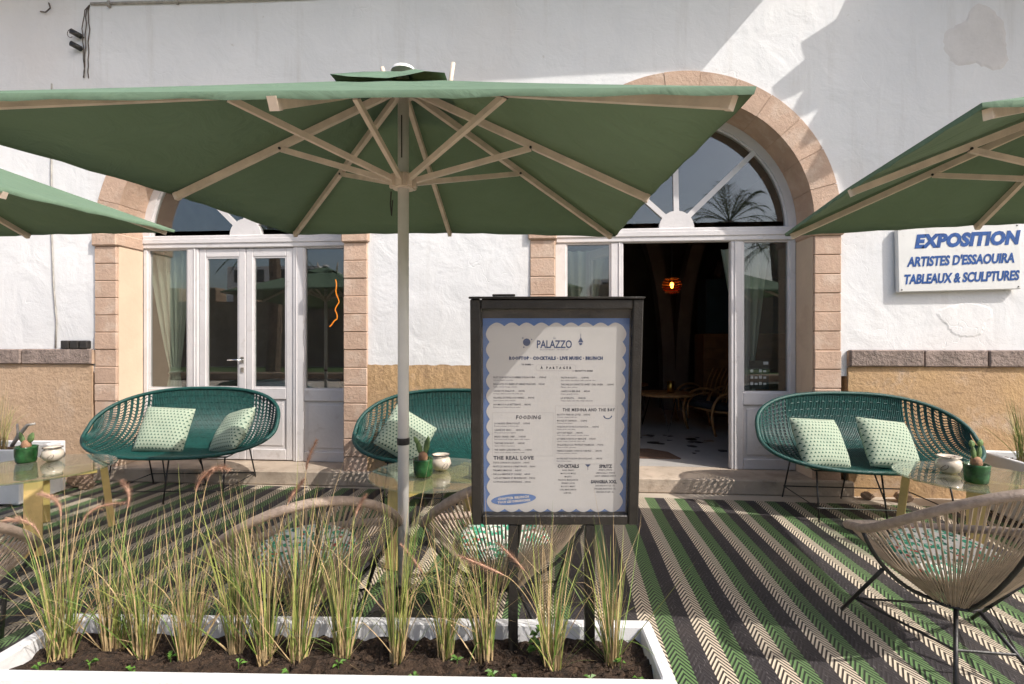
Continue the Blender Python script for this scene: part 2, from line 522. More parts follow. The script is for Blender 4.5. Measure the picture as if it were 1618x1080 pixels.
def pillow_mat():
    m, nt, ns, ls, p = new_mat('mint_printed_cotton')
    tc = N(nt, "ShaderNodeTexCoord").outputs['Object']
    sep = N(nt, "ShaderNodeSeparateXYZ"); ls.new(tc, sep.inputs[0])
    g = .0275
    row = mth(nt, 'DIVIDE', sep.outputs[2], g)
    sh = mth(nt, 'MULTIPLY', mth(nt, 'MODULO', mth(nt, 'ADD', mth(nt, 'FLOOR', row), 100.0), 2.0), .5)
    colx = mth(nt, 'ADD', mth(nt, 'DIVIDE', sep.outputs[0], g), sh)
    fx = mth(nt, 'ABSOLUTE', mth(nt, 'SUBTRACT', mth(nt, 'FRACT', colx), .5))
    fz = mth(nt, 'SUBTRACT', mth(nt, 'FRACT', row), .32)
    tri = mth(nt, 'MULTIPLY', mth(nt, 'GREATER_THAN', fz, 0.0), mth(nt, 'LESS_THAN', mth(nt, 'ADD', mth(nt, 'MULTIPLY', fz, .62), fx), .33))
    line = mth(nt, 'LESS_THAN', mth(nt, 'ABSOLUTE', mth(nt, 'SUBTRACT', mth(nt, 'FRACT', row), .06)), .05)
    base = mixc(nt, noise(nt, tc, 7, 3), (.41, .45, .345), (.34, .42, .325))
    base = mixc(nt, mth(nt, 'MULTIPLY', line, .6), base, (.20, .36, .27))
    base = mixc(nt, tri, base, (.022, .08, .06))
    ls.new(base, p.inputs['Base Color']); p.inputs['Roughness'].default_value = .9
    b = N(nt, "ShaderNodeBump"); b.inputs['Strength'].default_value = .3; b.inputs['Distance'].default_value = .01
    ls.new(noise(nt, tc, 9, 5, .6), b.inputs['Height']); ls.new(b.outputs[0], p.inputs['Normal'])
    return m


def seat_cushion_mat():
    m, nt, ns, ls, p = new_mat('leaf_printed_cotton')
    tc = N(nt, "ShaderNodeTexCoord").outputs['Object']
    v = N(nt, "ShaderNodeTexVoronoi"); v.inputs['Scale'].default_value = 62; ls.new(tc, v.inputs[0])
    sep = N(nt, "ShaderNodeSeparateColor"); ls.new(v.outputs['Color'], sep.inputs[0])
    base = ramp(nt, sep.outputs[0], [(0, (.70, .68, .62)), (.36, (.05, .34, .20)), (.62, (.74, .72, .66)), (.74, (.03, .12, .08)), (.86, (.35, .55, .45)), (.975, (.45, .10, .08))], 'CONSTANT')
    ls.new(base, p.inputs['Base Color']); p.inputs['Roughness'].default_value = .9
    return m


def emit_mat(name, col, st):
    m, nt, ns, ls, p = new_mat(name)
    p.inputs['Base Color'].default_value = (*col, 1)
    p.inputs['Emission Color'].default_value = (*col, 1)
    p.inputs['Emission Strength'].default_value = st
    return m


M['wall'] = wall_mat()
M['dado'] = dado_mat()
M['dado_faded'] = dado_mat('faded_pink_render', (.53, .38, .265), (.50, .345, .225))
M['rug'] = rug_mat()
M['fabric'] = fabric_mat()
M['glass'] = glass_mat('window_glass', (.90, .93, .91), 1.5, 3.2, .02)
M['poster_glass'] = glass_mat('poster_glass', (.97, .97, .97), 1.45, .9, .05)
M['table_glass'] = glass_mat('table_glass', (.86, .93, .86), 1.5, 1.6, .14)
M['amber_glass'] = glass_mat('amber_glass', (.85, .38, .10), 1.5, 1.6)
M['pillow'] = pillow_mat()
M['seat_cushion'] = seat_cushion_mat()
M['bulb'] = emit_mat('lit_filament', (1.0, .55, .16), 30)
M['glass_glow'] = emit_mat('orange_reflection_glow', (1.0, .27, .02), 1.3)
M['screen'] = emit_mat('tablet_screen', (.10, .10, .16), .05)

# ================================================================== SETTING
mb = MB()
mb.add([(-150, -150, 0), (150, -150, 0), (150, 150, 0), (-150, 150, 0)], [(0, 1, 2, 3)])
tag(mb.build('ground', M['paving']), kind='structure')

# striped outdoor rug over the terrace, slightly uneven
mb = MB()
nx, ny = 60, 40
x0, x1, y0, y1 = -7.2, 7.2, 1.15, 4.60
random.seed(5)
for j in range(ny + 1):
    for i in range(nx + 1):
        x = x0 + (x1 - x0) * i / nx; y = y0 + (y1 - y0) * j / ny
        edge = min(i, nx - i, j, ny - j)
        z = .006 + (0 if edge == 0 else (.0035 * sin(x * 2.3 + y) * sin(y * 3.1 - x * .7) + .0035))
        mb.v.append((x, y, z))
for j in range(ny):
    for i in range(nx):
        a = j * (nx + 1) + i
        mb.f.append((a, a + 1, a + nx + 2, a + nx + 1)); mb.m.append(0)
rug = mb.build('terrace_rug', M['rug'], smooth=True)
# turn stripes a little off the facade normal: rotate the object, geometry stays under the step line
rug.rotation_euler = (0, 0, -.030)
rug.location = (.105, -.13, 0)
tag(rug, 'large outdoor rug striped in cream, green and charcoal chevrons covering the terrace', 'rug')

# ================================================================== THE BUILDING
BY = 4.66                      # wall plane
DY = 4.96                      # plane of the glazed entrances
ARCH = (-3.07, 1.19)           # arch centres
RO, RI, ZS = 1.365, 1.138, 2.415
B = empty('restaurant_building', (0, BY, 0))
tag(B, 'white limewashed building with ochre base and two arched glazed entrances', 'building')
OFF = (0, -BY, 0)


def bpart(mb, name, mat, parent=B, smooth=False):
    o = mb.build(name, mat, parent, smooth)
    if parent is B: o.location = OFF
    return o


# white wall with two arched openings
mb = MB()
WX0, WX1, WZ1 = -9.0, 9.0, 5.7
ro = RO - .006
def wall_y(x, z): return BY + .006 * sin(x * 1.7 + z * .9) * sin(z * 2.1 - x * .6)
edges = [WX0]
for c in ARCH: edges += [c - ro, c + ro]
edges += [WX1]
def sheet(xa, xb, zlo, zhi, n, k):
    o = len(mb.v)
    for i in range(n + 1):
        x = xa + (xb - xa) * i / n
        zl = zlo(x)
        for j in range(k + 1):
            z = zl + (zhi - zl) * j / k
            mb.v.append((x, wall_y(x, z), z))
    for i in range(n):
        for j in range(k):
            a = o + i * (k + 1) + j
            mb.f.append((a, a + k + 1, a + k + 2, a + 1)); mb.m.append(0)
sheet(edges[0], edges[1], lambda x: 1.05, WZ1, 24, 24)
sheet(edges[2], edges[3], lambda x: 1.05, WZ1, 10, 24)
sheet(edges[4], edges[5], lambda x: 1.05, WZ1, 34, 24)
for c in ARCH:
    sheet(c - ro, c + ro, lambda x: ZS + sqrt(max(0, ro * ro - (x - c) ** 2)), WZ1, 48, 10)
bpart(mb, 'wall', M['wall'], smooth=True)
# back of the front wall (keeps the room dark)
mb = MB()
for xa, xb in ((WX0, ARCH[0] - RI), (ARCH[0] + RI, ARCH[1] - RI), (ARCH[1] + RI, WX1)):
    mb.box(xa, xb, BY + .10, BY + .36, 0, WZ1)
for c in ARCH:
    n = 24
    for i in range(n):
        a0, a1 = pi * i / n, pi * (i + 1) / n
        xa, xb = c + (RI + .02) * cos(a1), c + (RI + .02) * cos(a0)
        za = ZS + (RI + .02) * sin(a1); zb = ZS + (RI + .02) * sin(a0)
        mb.prism([(xa, za), (xb, zb), (xb, WZ1), (xa, WZ1)], BY + .10, BY + .34)
bpart(mb, 'wall_core', M['mortar'])

# ochre dado, grey stone band above it on both outer bays
def wavy_sheet(xa, xb, za, zb, y, amp, n, k, top_wob=.012):
    m_ = MB()
    for i in range(n + 1):
        for j in range(k + 1):
            x = xa + (xb - xa) * i / n; z = za + (zb - za) * j / k
            if j == k: z += top_wob * (random.random() - .5)
            m_.v.append((x, y + amp * (random.random() - .5), z))
    for i in range(n):
        for j in range(k):
            a = i * (k + 1) + j
            m_.f.append((a, a + k + 1, a + k + 2, a + 1)); m_.m.append(0)
    return m_
random.seed(3)
for xa, xb, y in ((WX0, ARCH[0] - RO - .03, BY - .028), (ARCH[0] + RO, ARCH[1] - RO, BY - .010), (ARCH[1] + RO + .055, WX1, BY - .028)):
    m_ = wavy_sheet(xa, xb, 0, 1.135, y, .006, 40, 14)
    # side closers so the render has thickness
    m_.box(xa, xb, y + .008, BY + .09, 0, 1.125)
    bpart(m_, 'dado', M['dado_faded'] if xa < -5 else M['dado'])
for xa, xb in ((WX0, ARCH[0] - RO - .012), (ARCH[1] + RO + .055, WX1)):
    x = xa; k = 0
    back = MB(); back.box(xa, xb, BY - .035, BY + .05, 1.137, 1.272)
    bo = bpart(back, 'stone_band', M['mortar'])
    x = xb if xa < 0 else xa
    sgn = -1 if xa < 0 else 1
    for q in range(9):
        w = random.uniform(.38, .75)
        m_ = MB()
        a, b_ = (x, x + w) if sgn > 0 else (x - w, x)
        m_.cbox(a + .004, b_ - .004, BY - .048 - random.uniform(0, .012), BY, 1.133 + random.uniform(0, .004), 1.279 + random.uniform(-.006, .006), .010)
        o = m_.build('stone_block', M['band'], bo)
        x += sgn * w

# stone surrounds: pilaster blocks and voussoirs
random.seed(8)
for ci, c in enumerate(ARCH):
    back = MB()
    for sd in (-1, 1):
        xa, xb = sorted((c + sd * (RI + .006), c + sd * (RO - .006)))
        back.box(xa, xb, BY - .014, DY + .01, 0, ZS)
    n = 40
    for i in range(n):
        a0, a1 = pi * i / n, pi * (i + 1) / n
        p = [(c + r * cos(a), ZS + r * sin(a)) for r, a in ((RI + .006, a0), (RO - .006, a0), (RO - .006, a1), (RI + .006, a1))]
        back.prism(p, BY - .014, DY + .01)
    so = bpart(back, 'stone_surround', M['mortar'])
    zz = .10
    hs = [.168] * 13
    blk = MB(); blk.cbox(0, RO - RI, 0, DY - BY + .035, .0025, .168 - .0025, .006)
    bme = blk.mesh('stone_block', M['stone'])
    for sd in (-1, 1):
        for k in range(13):
            o = link('stone_block', bme, so)
            xx = c - RO if sd < 0 else c + RI
            o.location = (xx, BY - .022 + random.uniform(-.004, .004), zz + k * .168)
        imp = MB()
        xa, xb = sorted((c + sd * (RI - .018), c + sd * (RO + .018)))
        imp.cbox(xa, xb, BY - .045, DY, zz + 13 * .168 + .003, ZS - .003, .012)
        imp.build('impost_block', M['stone'], so)
    nv = 13
    vm = MB(); g = .0022
    a0, a1 = g, pi / nv - g
    for k in range(4):
        b0 = a0 + (a1 - a0) * k / 4; b1 = a0 + (a1 - a0) * (k + 1) / 4
        vm.prism([(r * cos(a), r * sin(a)) for r, a in ((RI, b0), (RO, b0), (RO, b1), (RI, b1))], 0, DY - BY + .035)
    vme = vm.mesh('voussoir', M['stone'])
    for k in range(nv):
        o = link('voussoir', vme, so)
        o.location = (c, BY - .022 + random.uniform(-.004, .004), ZS + .001)
        o.rotation_euler = (0, -pi / nv * k, 0)
    for sd in (-1, 1):
        lin = MB(); xa, xb = sorted((c + sd * RI, c + sd * (RI - .006)))
        lin.box(xa, xb, BY + .004, DY - .004, .137, zz + 13 * .168)
        lin.build('reveal_lining', M['reveal'], so)
    # threshold step
    st = MB()
    st.cbox(c - RO - .05, c + RO + .09, BY - .065, DY + .09, 0.0, .136, .012)
    bpart(st, 'step', M['concrete'])


def arc_ring(m_, c, r0, r1, ya, yb, n=40, a_lo=0., a_hi=pi, z0=ZS):
    for i in range(n):
        a0 = a_lo + (a_hi - a_lo) * i / n; a1 = a_lo + (a_hi - a_lo) * (i + 1) / n
        m_.prism([(c + r * cos(a), z0 + r * sin(a)) for r, a in ((r0, a0), (r1, a0), (r1, a1), (r0, a1))], ya, yb)


def leaf_mesh(w, h):
    """one glazed door leaf, hinge edge at x=0, bottom at z=0, returns frame, panel, glass meshes"""
    f = MB(); s = .075; t = .045
    f.cbox(0, s, 0, t, 0, h, .006); f.cbox(w - s, w, 0, t, 0, h, .006)
    for za, zb in ((0, .11), (.62, .735), (h - .085, h)):
        f.cbox(s + .0005, w - s - .0005, .001, t - .001, za, zb, .006)
    # beads round the glass
    for xa, xb, za, zb in ((s, s + .014, .735, h - .085), (w - s - .014, w - s, .735, h - .085), (s + .014, w - s - .014, .735, .749), (s + .014, w - s - .014, h - .099, h - .085)):
        f.box(xa, xb, .008, t - .008, za, zb)
    pn = MB(); pn.box(s, w - s, .016, .030, .11, .62); pn.cbox(s + .035, w - s - .035, .009, .016, .145, .585, .005)
    gl = MB(); gl.box(s + .006, w - s - .006, .019, .025, .738, h - .088)
    return f, pn, gl


def entrance(c, dx, open_leaves):
    fr = MB(); y0, y1 = DY, DY + .07
    xl = (c - RI + .004, c - 1.055 + dx, c - .625 + dx, c - .505 + dx, c + .505 + dx, c + .62 + dx, c + 1.06 + dx * .5, c + RI - .004)
    zb, zr0, zr1, zt0, zt1 = .1375, .75, .87, 2.312, 2.445
    # jambs, mullions
    for a, b_ in ((0, 1), (2, 3), (4, 5), (6, 7)):
        fr.cbox(xl[a], xl[b_], y0, y1, zb, zt0, .007)
    fr.cbox(xl[3] - .045, xl[3] - .033, y0 - .008, y0 + .002, zb, zt0, .003)
    fr.cbox(xl[4] + .033, xl[4] + .045, y0 - .008, y0 + .002, zb, zt0, .003)
    # transom
    fr.cbox(xl[0], xl[7], y0 - .012, y1, zt0 + .001, zt1, .009)
    fr.cbox(xl[0] + .01, xl[7] - .01, y0 - .022, y0 - .0125, zt0 + .05, zt1 - .035, .004)
    # side lights: rails, panels
    for a, b_ in ((1, 2), (5, 6)):
        xa, xb = xl[a], xl[b_]
        fr.cbox(xa, xb, y0 + .004, y1 - .004, zr0, zr1, .006)
        fr.cbox(xa, xb, y0 + .004, y1 - .004, zb, zb + .10, .006)
        for p0, p1, q0, q1 in ((xa, xa + .013, zr1, zt0), (xb - .013, xb, zr1, zt0), (xa + .013, xb - .013, zr1, zr1 + .013), (xa + .013, xb - .013, zt0 - .013, zt0)):
            fr.box(p0, p1, y0 + .012, y1 - .02, q0, q1)
    # fan light
    arc_ring(fr, c, RI - .075, RI + .004, y0, y1, z0=zt1 - .03)
    arc_ring(fr, c, RI - .095, RI - .0755, y0 + .015, y1 - .02, z0=zt1 - .03)
    hub = [(c + dx + .165 * cos(pi * k / 20), zt1 + .001 + .165 * sin(pi * k / 20)) for k in range(21)]
    fr.prism(hub, y0 + .002, y1 - .01)
    for deg in (45, 90, 135):
        a = radians(deg)
        fr.beam((c + dx + .15 * cos(a), y0 + .03, zt1 + .15 * sin(a)), (c + (RI - .085) * cos(a) + dx * .5, y0 + .03, zt1 - .03 + (RI - .085) * sin(a)), .05, .042, up=(0, 1, 0))
    e = bpart(fr, 'glazed_entrance', M['joinery'])
    for a, b_ in ((1, 2), (5, 6)):
        pn = MB()
        pn.box(xl[a], xl[b_], y0 + .022, y0 + .04, zb + .10, zr0)
        pn.cbox(xl[a] + .035, xl[b_] - .035, y0 + .013, y0 + .022, zb + .135, zr0 - .035, .005)
        pn.build('door_panel', M['joinery'], e)
        g = MB(); g.box(xl[a] + .006, xl[b_] - .006, y0 + .032, y0 + .038, zr1 + .006, zt0 - .006)
        g.build('pane', M['glass'], e)
    fan = [(c + (RI - .08) * cos(pi * k / 40), zt1 - .03 + (RI - .08) * sin(pi * k / 40)) for k in range(41)]
    fan = [p for p in fan if p[1] > zt1 + .001]
    g = MB(); g.prism(fan, y0 + .027, y0 + .033); g.build('fanlight_pane', M['glass'], e)
    # the pair of leaves
    w = (xl[4] - xl[3]) / 2 - .004; h = zt0 - zb - .012
    f, pn, gl = leaf_mesh(w, h)
    fm = f.mesh('door_leaf', M['joinery']); pm = pn.mesh('door_panel', M['joinery']); gm = gl.mesh('pane', M['glass'])
    for sd in (0, 1):
        hx = xl[3] + .002 if sd == 0 else xl[4] - .002
        for me, nm in ((fm, 'door_leaf'), (pm, 'door_panel'), (gm, 'pane')):
            o = link(nm, me, e)
            o.location = (hx, y0 + .012, zb + .008)
            if sd: o.scale = (-1, 1, 1)
            if open_leaves:
                o.location = (hx + (-.03 if sd == 0 else .03), y1 + .012, zb + .008)
                o.rotation_euler = (0, 0, radians(122) if sd == 0 else radians(-126))
    if not open_leaves:
        hd = MB(); mx = (xl[3] + xl[4]) / 2 - .036; hz = 1.165
        hd.tube([(mx, y0 + .012, hz), (mx, y0 - .035, hz)], .009, 8)
        hd.tube([(mx + .004, y0 - .035, hz), (mx - .05, y0 - .04, hz + .002), (mx - .125, y0 - .036, hz)], .009, 8)
        hd.build('door_handle', M['chrome'], e, True)
        es = MB(); es.cbox(mx - .018, mx + .018, y0 + .004, y0 + .0125, hz - .035, hz + .035, .004)
        es.cbox(mx - .018, mx + .018, y0 + .004, y0 + .0125, hz - .13, hz - .075, .004)
        es.build('lock_plate', M['chrome'], e)
    return e


e1 = entrance(ARCH[0], -.03, False)
e2 = entrance(ARCH[1], .03, True)

# peeled plaster patches on the wall, three sockets, hairline relief
def blob_poly(cx, cz, rx, rz, n, rough, seed):
    r_ = random.Random(seed)
    out = []
    for k in range(n):
        a = 2 * pi * k / n
        q = 1 + rough * (r_.random() - .5) + rough * 1.6 * sin(3 * a + seed) + rough * .8 * sin(5 * a)
        out.append((cx + rx * q * cos(a), cz + rz * q * sin(a)))
    return out
def patch(poly, mat, t):
    m_ = MB(); n = len(poly); cx = sum(p[0] for p in poly) / n; cz = sum(p[1] for p in poly) / n
    R = 7
    for r_ in range(1, R + 1):
        f = r_ / R if r_ < R else 1.0
        for x, z in poly:
            X_ = cx + (x - cx) * (f if r_ < R else 1.012); Z_ = cz + (z - cz) * (f if r_ < R else 1.012)
            m_.v.append((X_, wall_y(X_, Z_) - (t if r_ < R else -.002), Z_))
    m_.v.append((cx, wall_y(cx, cz) - t, cz)); c_ = len(m_.v) - 1
    for k in range(n):
        m_.f.append((c_, (k + 1) % n, k)); m_.m.append(0)
    for r_ in range(R - 1):
        for k in range(n):
            m_.f.append((r_ * n + k, r_ * n + (k + 1) % n, (r_ + 1) * n + (k + 1) % n, (r_ + 1) * n + k)); m_.m.append(0)
    bpart(m_, 'plaster_patch', mat)
M['patch'] = pmat('repaired_plaster', (.68, .655, .645), .95, .05, 5, bump=.4, bscale=30)
patch(blob_poly(3.70, 3.96, .27, .27, 60, .10, 4), M['patch'], .004)
patch(blob_poly(3.60, 1.55, .22, .16, 70, .08, 6), M['wall'], .004)

# unseen slab and ragged sheet added overhead to throw shade on the upper wall
mb = MB(); mb.cbox(-9, 2.62, BY - .73, BY + .3, 5.2, 5.34, .01)
bpart(mb, 'added_shade_slab', M['added_shade_slab'])  # added out of view to darken the top of the wall
random.seed(21)
mb = MB()
poly = [(9, BY + .2), (9, BY - 1.36)]
x = 9.0
while x > 5.0:
    x -= .12; poly.append((x, BY - 1.31 - random.uniform(-.05, .08)))
for px_, p_ in ((4.6, 1.62), (4.42, 1.75), (4.25, 1.4), (4.1, 1.5), (3.98, 1.22), (3.8, 1.3), (3.7, 1.1), (3.55, 1.18), (3.42, 1.12), (3.50, .95), (3.33, .85), (3.46, .72), (3.36, .55), (3.42, .45), (3.33, .3), (3.34, -.2)):
    poly.append((px_, BY - p_ * .745))
mb.prism(poly[::-1], 5.2, 5.26, 'z')
bpart(mb, 'added_shade_sheet', M['shade_sheet'])  # added out of view, ragged edge cut to shape the sun streak

# ================================================================== INTERIOR
mb = MB(); mb.box(-6.5, 4.2, DY + .0905, 12.2, .02, .134)
ifl = tag(mb.build('interior_floor', M['terrazzo']), kind='structure')
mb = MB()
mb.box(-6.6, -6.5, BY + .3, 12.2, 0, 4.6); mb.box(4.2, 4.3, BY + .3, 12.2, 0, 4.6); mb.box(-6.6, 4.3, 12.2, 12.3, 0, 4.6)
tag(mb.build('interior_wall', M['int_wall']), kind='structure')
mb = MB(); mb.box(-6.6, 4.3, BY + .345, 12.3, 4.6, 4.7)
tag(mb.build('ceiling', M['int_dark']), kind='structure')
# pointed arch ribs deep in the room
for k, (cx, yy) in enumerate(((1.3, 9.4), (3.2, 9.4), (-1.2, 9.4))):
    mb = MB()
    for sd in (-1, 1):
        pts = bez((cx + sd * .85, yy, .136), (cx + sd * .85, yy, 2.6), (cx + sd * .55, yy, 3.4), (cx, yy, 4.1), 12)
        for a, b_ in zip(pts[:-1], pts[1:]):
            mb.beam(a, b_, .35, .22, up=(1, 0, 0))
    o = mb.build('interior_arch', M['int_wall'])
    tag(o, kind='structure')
# large terrazzo chips inlaid behind the threshold
random.seed(31)
for k in range(34):
    cx = random.uniform(.78, 2.05); cy = random.uniform(5.62, 6.75)
    r_ = random.uniform(.03, .10)
    if cx < 1.4 and cy < 6.0: continue
    poly = [(r_ * random.uniform(.5, 1.25) * cos(2 * pi * q / 6 + .3), r_ * .8 * random.uniform(.5, 1.25) * sin(2 * pi * q / 6 + .3)) for q in range(6)]
    m_ = MB(); m_.prism(poly, 0, .004, 'z')
    m_.build('terrazzo_chip', M['chip_tan'] if k % 7 == 3 else M['chip'], ifl, loc=(cx, cy, .1335), rot=(0, 0, random.uniform(0, 6)))
mb = MB(); mb.prism([(.62, 5.36), (1.36, 5.36), (1.30, 5.66), (1.12, 5.82), (.62, 5.82)], .1345, .147, 'z')
tag(mb.build('doormat', M['doormat']), 'brown coir doormat lying inside the open doorway', 'doormat')


def tag_table(loc, r, label):
    t = empty('cafe_table', loc)
    m_ = MB(); m_.lathe([(0, .50), (r - .02, .50), (r, .49), (r, .465), (r - .03, .455), (0, .455)], 32); m_.build('table_top', M['rattan'], t, True)
    for k in range(3):
        a = 2 * pi * k / 3 + .4
        p = Vector((cos(a), sin(a), 0)); q = Vector((-sin(a), cos(a), 0))
        m_ = MB(); m_.tube([p * r * .7 + q * .10 + Vector((0, 0, .456)), p * r * .92 + Vector((0, 0, .006)), p * r * .7 - q * .10 + Vector((0, 0, .456))], .007, 6)
        m_.build('leg', M['black_steel'], t, True)
    tag(t, label, 'table', 'round tables inside the restaurant')
    return t
tag_table((1.66, 7.35, .134), .40, 'round rattan table just inside the open doorway, with a brass cup on it')
tag_table((1.30, 9.0, .134), .42, 'farther round rattan table in the dark room beside a white cloth')
mb = MB(); mb.lathe([(.0, .0), (.045, .0), (.05, .09), (.05, .16), (.042, .16), (.04, .02), (0, .02)], 18)
tag(mb.build('brass_cup', M['brass'], smooth=True, loc=(1.70, 7.25, .636)), 'small brass cup standing on the rattan table indoors', 'cup')

def lounge_chair(loc, rz, label):
    t = empty('rattan_armchair', loc, rz)
    for sd in (-1, 1):
        m_ = MB()
        m_.tube(bez((sd * .31, -.30, .0), (sd * .33, -.46, .40), (sd * .33, -.30, .58), (sd * .31, .0, .56), 10) + bez((sd * .31, .0, .56), (sd * .31, .2, .54), (sd * .31, .34, .40), (sd * .31, .36, .02), 8)[1:], .017, 8)
        m_.tube(bez((sd * .27, -.32, .16), (sd * .27, -.38, .46), (sd * .27, -.24, .50), (sd * .27, .02, .50), 8), .012, 6)
        m_.build('arm_frame', M['rattan'], t, True)
    for k in range(7):
        x = -.25 + k * .5 / 6
        m_ = MB(); m_.tube([(x, .18, .30), (x, .30, .62), (x, .42, .80)], .011, 6); m_.build('back_slat', M['rattan'], t, True)
    m_ = MB(); m_.tube([(-.31, -.30, .32), (.31, -.30, .32), (.31, .24, .26), (-.31, .24, .26)], .015, 7, closed=True); m_.build('seat_frame', M['rattan'], t, True)
    m_ = MB(); m_.T = Matrix.Translation((0, -.03, .34)) @ Matrix.Rotation(radians(-6), 4, 'X'); m_.cbox(-.28, .28, -.27, .27, -.04, .05, .025); m_.build('seat_cushion', M['dark_cushion'], t, True)
    tag(t, label, 'armchair', 'rattan armchairs inside the restaurant')
    return t
lounge_chair((2.32, 7.05, .134), radians(-72), 'cane armchair half hidden by the door post, drawn up to the round table')
lounge_chair((2.42, 7.95, .134), radians(-58), 'second cane armchair, farther back in the dark room')
# petrol-blue cabinet on a timber base, vases on top
t = empty('sideboard', (3.35, 8.7, .134)); tag(t, 'petrol blue cabinet on a timber plinth against the dark interior wall', 'cabinet')
m_ = MB(); m_.cbox(-.85, .75, -.25, .25, .0, 1.35, .01); m_.build('plinth', M['wood_panel'], t)
for k in range(7):
    m_ = MB(); m_.cbox(-.84, .74, -.266, -.2505, .05 + k * .18, .05 + k * .18 + .165, .004); m_.build('plank', M['wood_panel'], t)
m_ = MB(); m_.cbox(-.8, .75, -.22, .25, 1.352, 2.25, .01); m_.build('cabinet_body', M['teal_panel'], t)
for k, (x, h) in enumerate(((-.5, .32), (-.2, .42), (.1, .28))):
    m_ = MB(); m_.lathe([(0, 0), (.07, 0), (.10, h * .35), (.05, h * .75), (.035, h * .9), (.05, h), (.04, h), (0, h * .8)], 16)
    tag(m_.build('vase', M['clay_white'] if k == 1 else M['dark_ring'], smooth=True, loc=(3.35 + x, 8.7, 2.386)), ('short dark vase standing leftmost on the blue cabinet', 'tall pale vase on top of the blue cabinet', 'squat dark vase rightmost on the blue cabinet')[k], 'vase')
# pendant lamp
t = empty('pendant_lamp', (1.80, 7.6, 2.18)); tag(t, 'lit amber glass globe pendant lamp hanging in the dark doorway', 'lamp')
m_ = MB(); m_.lathe([(.03, .125), (.09, .105), (.13, .05), (.138, 0), (.12, -.06), (.08, -.105), (.03, -.12)], 28); m_.build('lamp_shade', M['amber_glass'], t, True)
for k in range(6):
    m_ = MB(); z = .10 - k * .04; r_ = sqrt(max(.002, .139 ** 2 - z * z)); m_.tube([(r_ * cos(2 * pi * q / 24), r_ * sin(2 * pi * q / 24), z) for q in range(24)], .004, 5, closed=True); m_.build('cane_ring', M['rattan'], t, True)
m_ = MB(); m_.lathe([(0, .05), (.02, .04), (.026, .01), (.016, -.03), (0, -.04)], 14); m_.build('bulb', M['bulb'], t, True)
m_ = MB(); m_.tube([(0, 0, .12), (0, 0, 2.42)], .006, 6); m_.build('cord', M['rope'], t)

# curtains tied back behind the side lights
def curtain(loc, flip, w, label):
    t = empty('curtain', loc)
    m_ = MB(); nz, nxx = 34, 44; H = 2.2
    for j in range(nz + 1):
        z = H * j / nz
        q = z / H
        if q > .40: k_ = ((q - .40) / .60) ** .85
        else: k_ = ((.40 - q) / .40) ** .7 * .52
        half = .045 + (w / 2 - .045) * k_
        cx = .05 * (1 - k_) * flip
        for i in range(nxx + 1):
            u = -1 + 2 * i / nxx
            m_.v.append((cx + u * half, .03 * sin(u * 15 + q * 1.5) * (.45 + .55 * k_), z))
    for j in range(nz):
        for i in range(nxx):
            a = j * (nxx + 1) + i
            m_.f.append((a, a + 1, a + nxx + 2, a + nxx + 1)); m_.m.append(0)
    o = m_.build('curtain_cloth', M['curtain'], t, True)
    tb = MB(); zc = .40 * H; cx = .05 * flip
    tb.tube([(cx + .058 * cos(a), .045 * sin(a), zc + .012 * cos(a)) for a in [2 * pi * k / 18 for k in range(18)]], .012, 6, closed=True)
    tb.build('tie_back', M['curtain'], t, True)
    tag(t, label, 'curtain', 'tied curtains behind the entrance glass')
curtain((ARCH[0] - .93, DY + .13, .15), 1, .50, 'pale sage curtain tied back behind the glass beside the closed doors')
curtain((ARCH[1] + .90, DY + .66, .15), 1, .50, 'pale sage curtain behind the glass to the right of the open doorway')
curtain((ARCH[1] - .82, DY + .66, .15), -1, .50, 'pale sage curtain behind the glass to the left of the open doorway')
# glowing tube in place of a lamp's reflection; cloth-covered tables behind the closed doors
NP = [Vector(q) for q in [(-2.690, 5.75, 2.12), (-2.580, 5.75, 2.10), (-2.490, 5.75, 2.08), (-2.480, 5.75, 1.95), (-2.455, 5.75, 1.82), (-2.490, 5.75, 1.72), (-2.470, 5.75, 1.62), (-2.540, 5.75, 1.56), (-2.560, 5.75, 1.52)][2:]]
mb = MB(); mb.tube([NP[k].lerp(NP[k + 1], t_ / 4) + Vector((.008 * sin(k * 4 + t_), 0, 0)) for k in range(len(NP) - 1) for t_ in range(4)], .0065, 6)
tag(mb.build('reflection_glow', M['glass_glow'], smooth=True), 'glowing orange squiggle standing in for a lamp reflection, behind the side window of the closed doors', 'light')
def cloth_table(loc, label):
    t = empty('dining_table', loc); tag(t, label, 'table')
    m_ = MB(); m_.cbox(-.42, .42, -.38, .38, .70, .735, .006); m_.build('table_top', M['wood_panel'], t)
    for sx in (-1, 1):
        for sy in (-1, 1):
            m_ = MB(); m_.beam((sx * .36, sy * .32, 0), (sx * .36, sy * .32, .70), .05, .05, up=(1, 0, 0)); m_.build('leg', M['wood_panel'], t)
    m_ = MB(); n = 48
    ring = []
    for k in range(n):
        a = 2 * pi * k / n; c_, s_ = cos(a), sin(a); q = 1 / max(abs(c_), abs(s_))
        ring.append((c_ * q * .44, s_ * q * .40, .738))
    vs = [(0, 0, .738)] + ring + [(x * (1.02 + .03 * sin(k * 1.7)), y * (1.02 + .03 * sin(k * 1.7)), .34 + .04 * sin(k * .9)) for k, (x, y, z) in enumerate(ring)]
    fs = [(0, 1 + k, 1 + (k + 1) % n) for k in range(n)] + [(1 + k, 1 + n + k, 1 + n + (k + 1) % n, 1 + (k + 1) % n) for k in range(n)]
    m_.add(vs, fs); m_.build('tablecloth', M['cloth'], t, True)
cloth_table((-3.15, 6.0, .134), 'table under a pale blue white cloth behind the closed glazed doors')
cloth_table((1.10, 9.9, .134), 'table under a white cloth deep in the dark room')

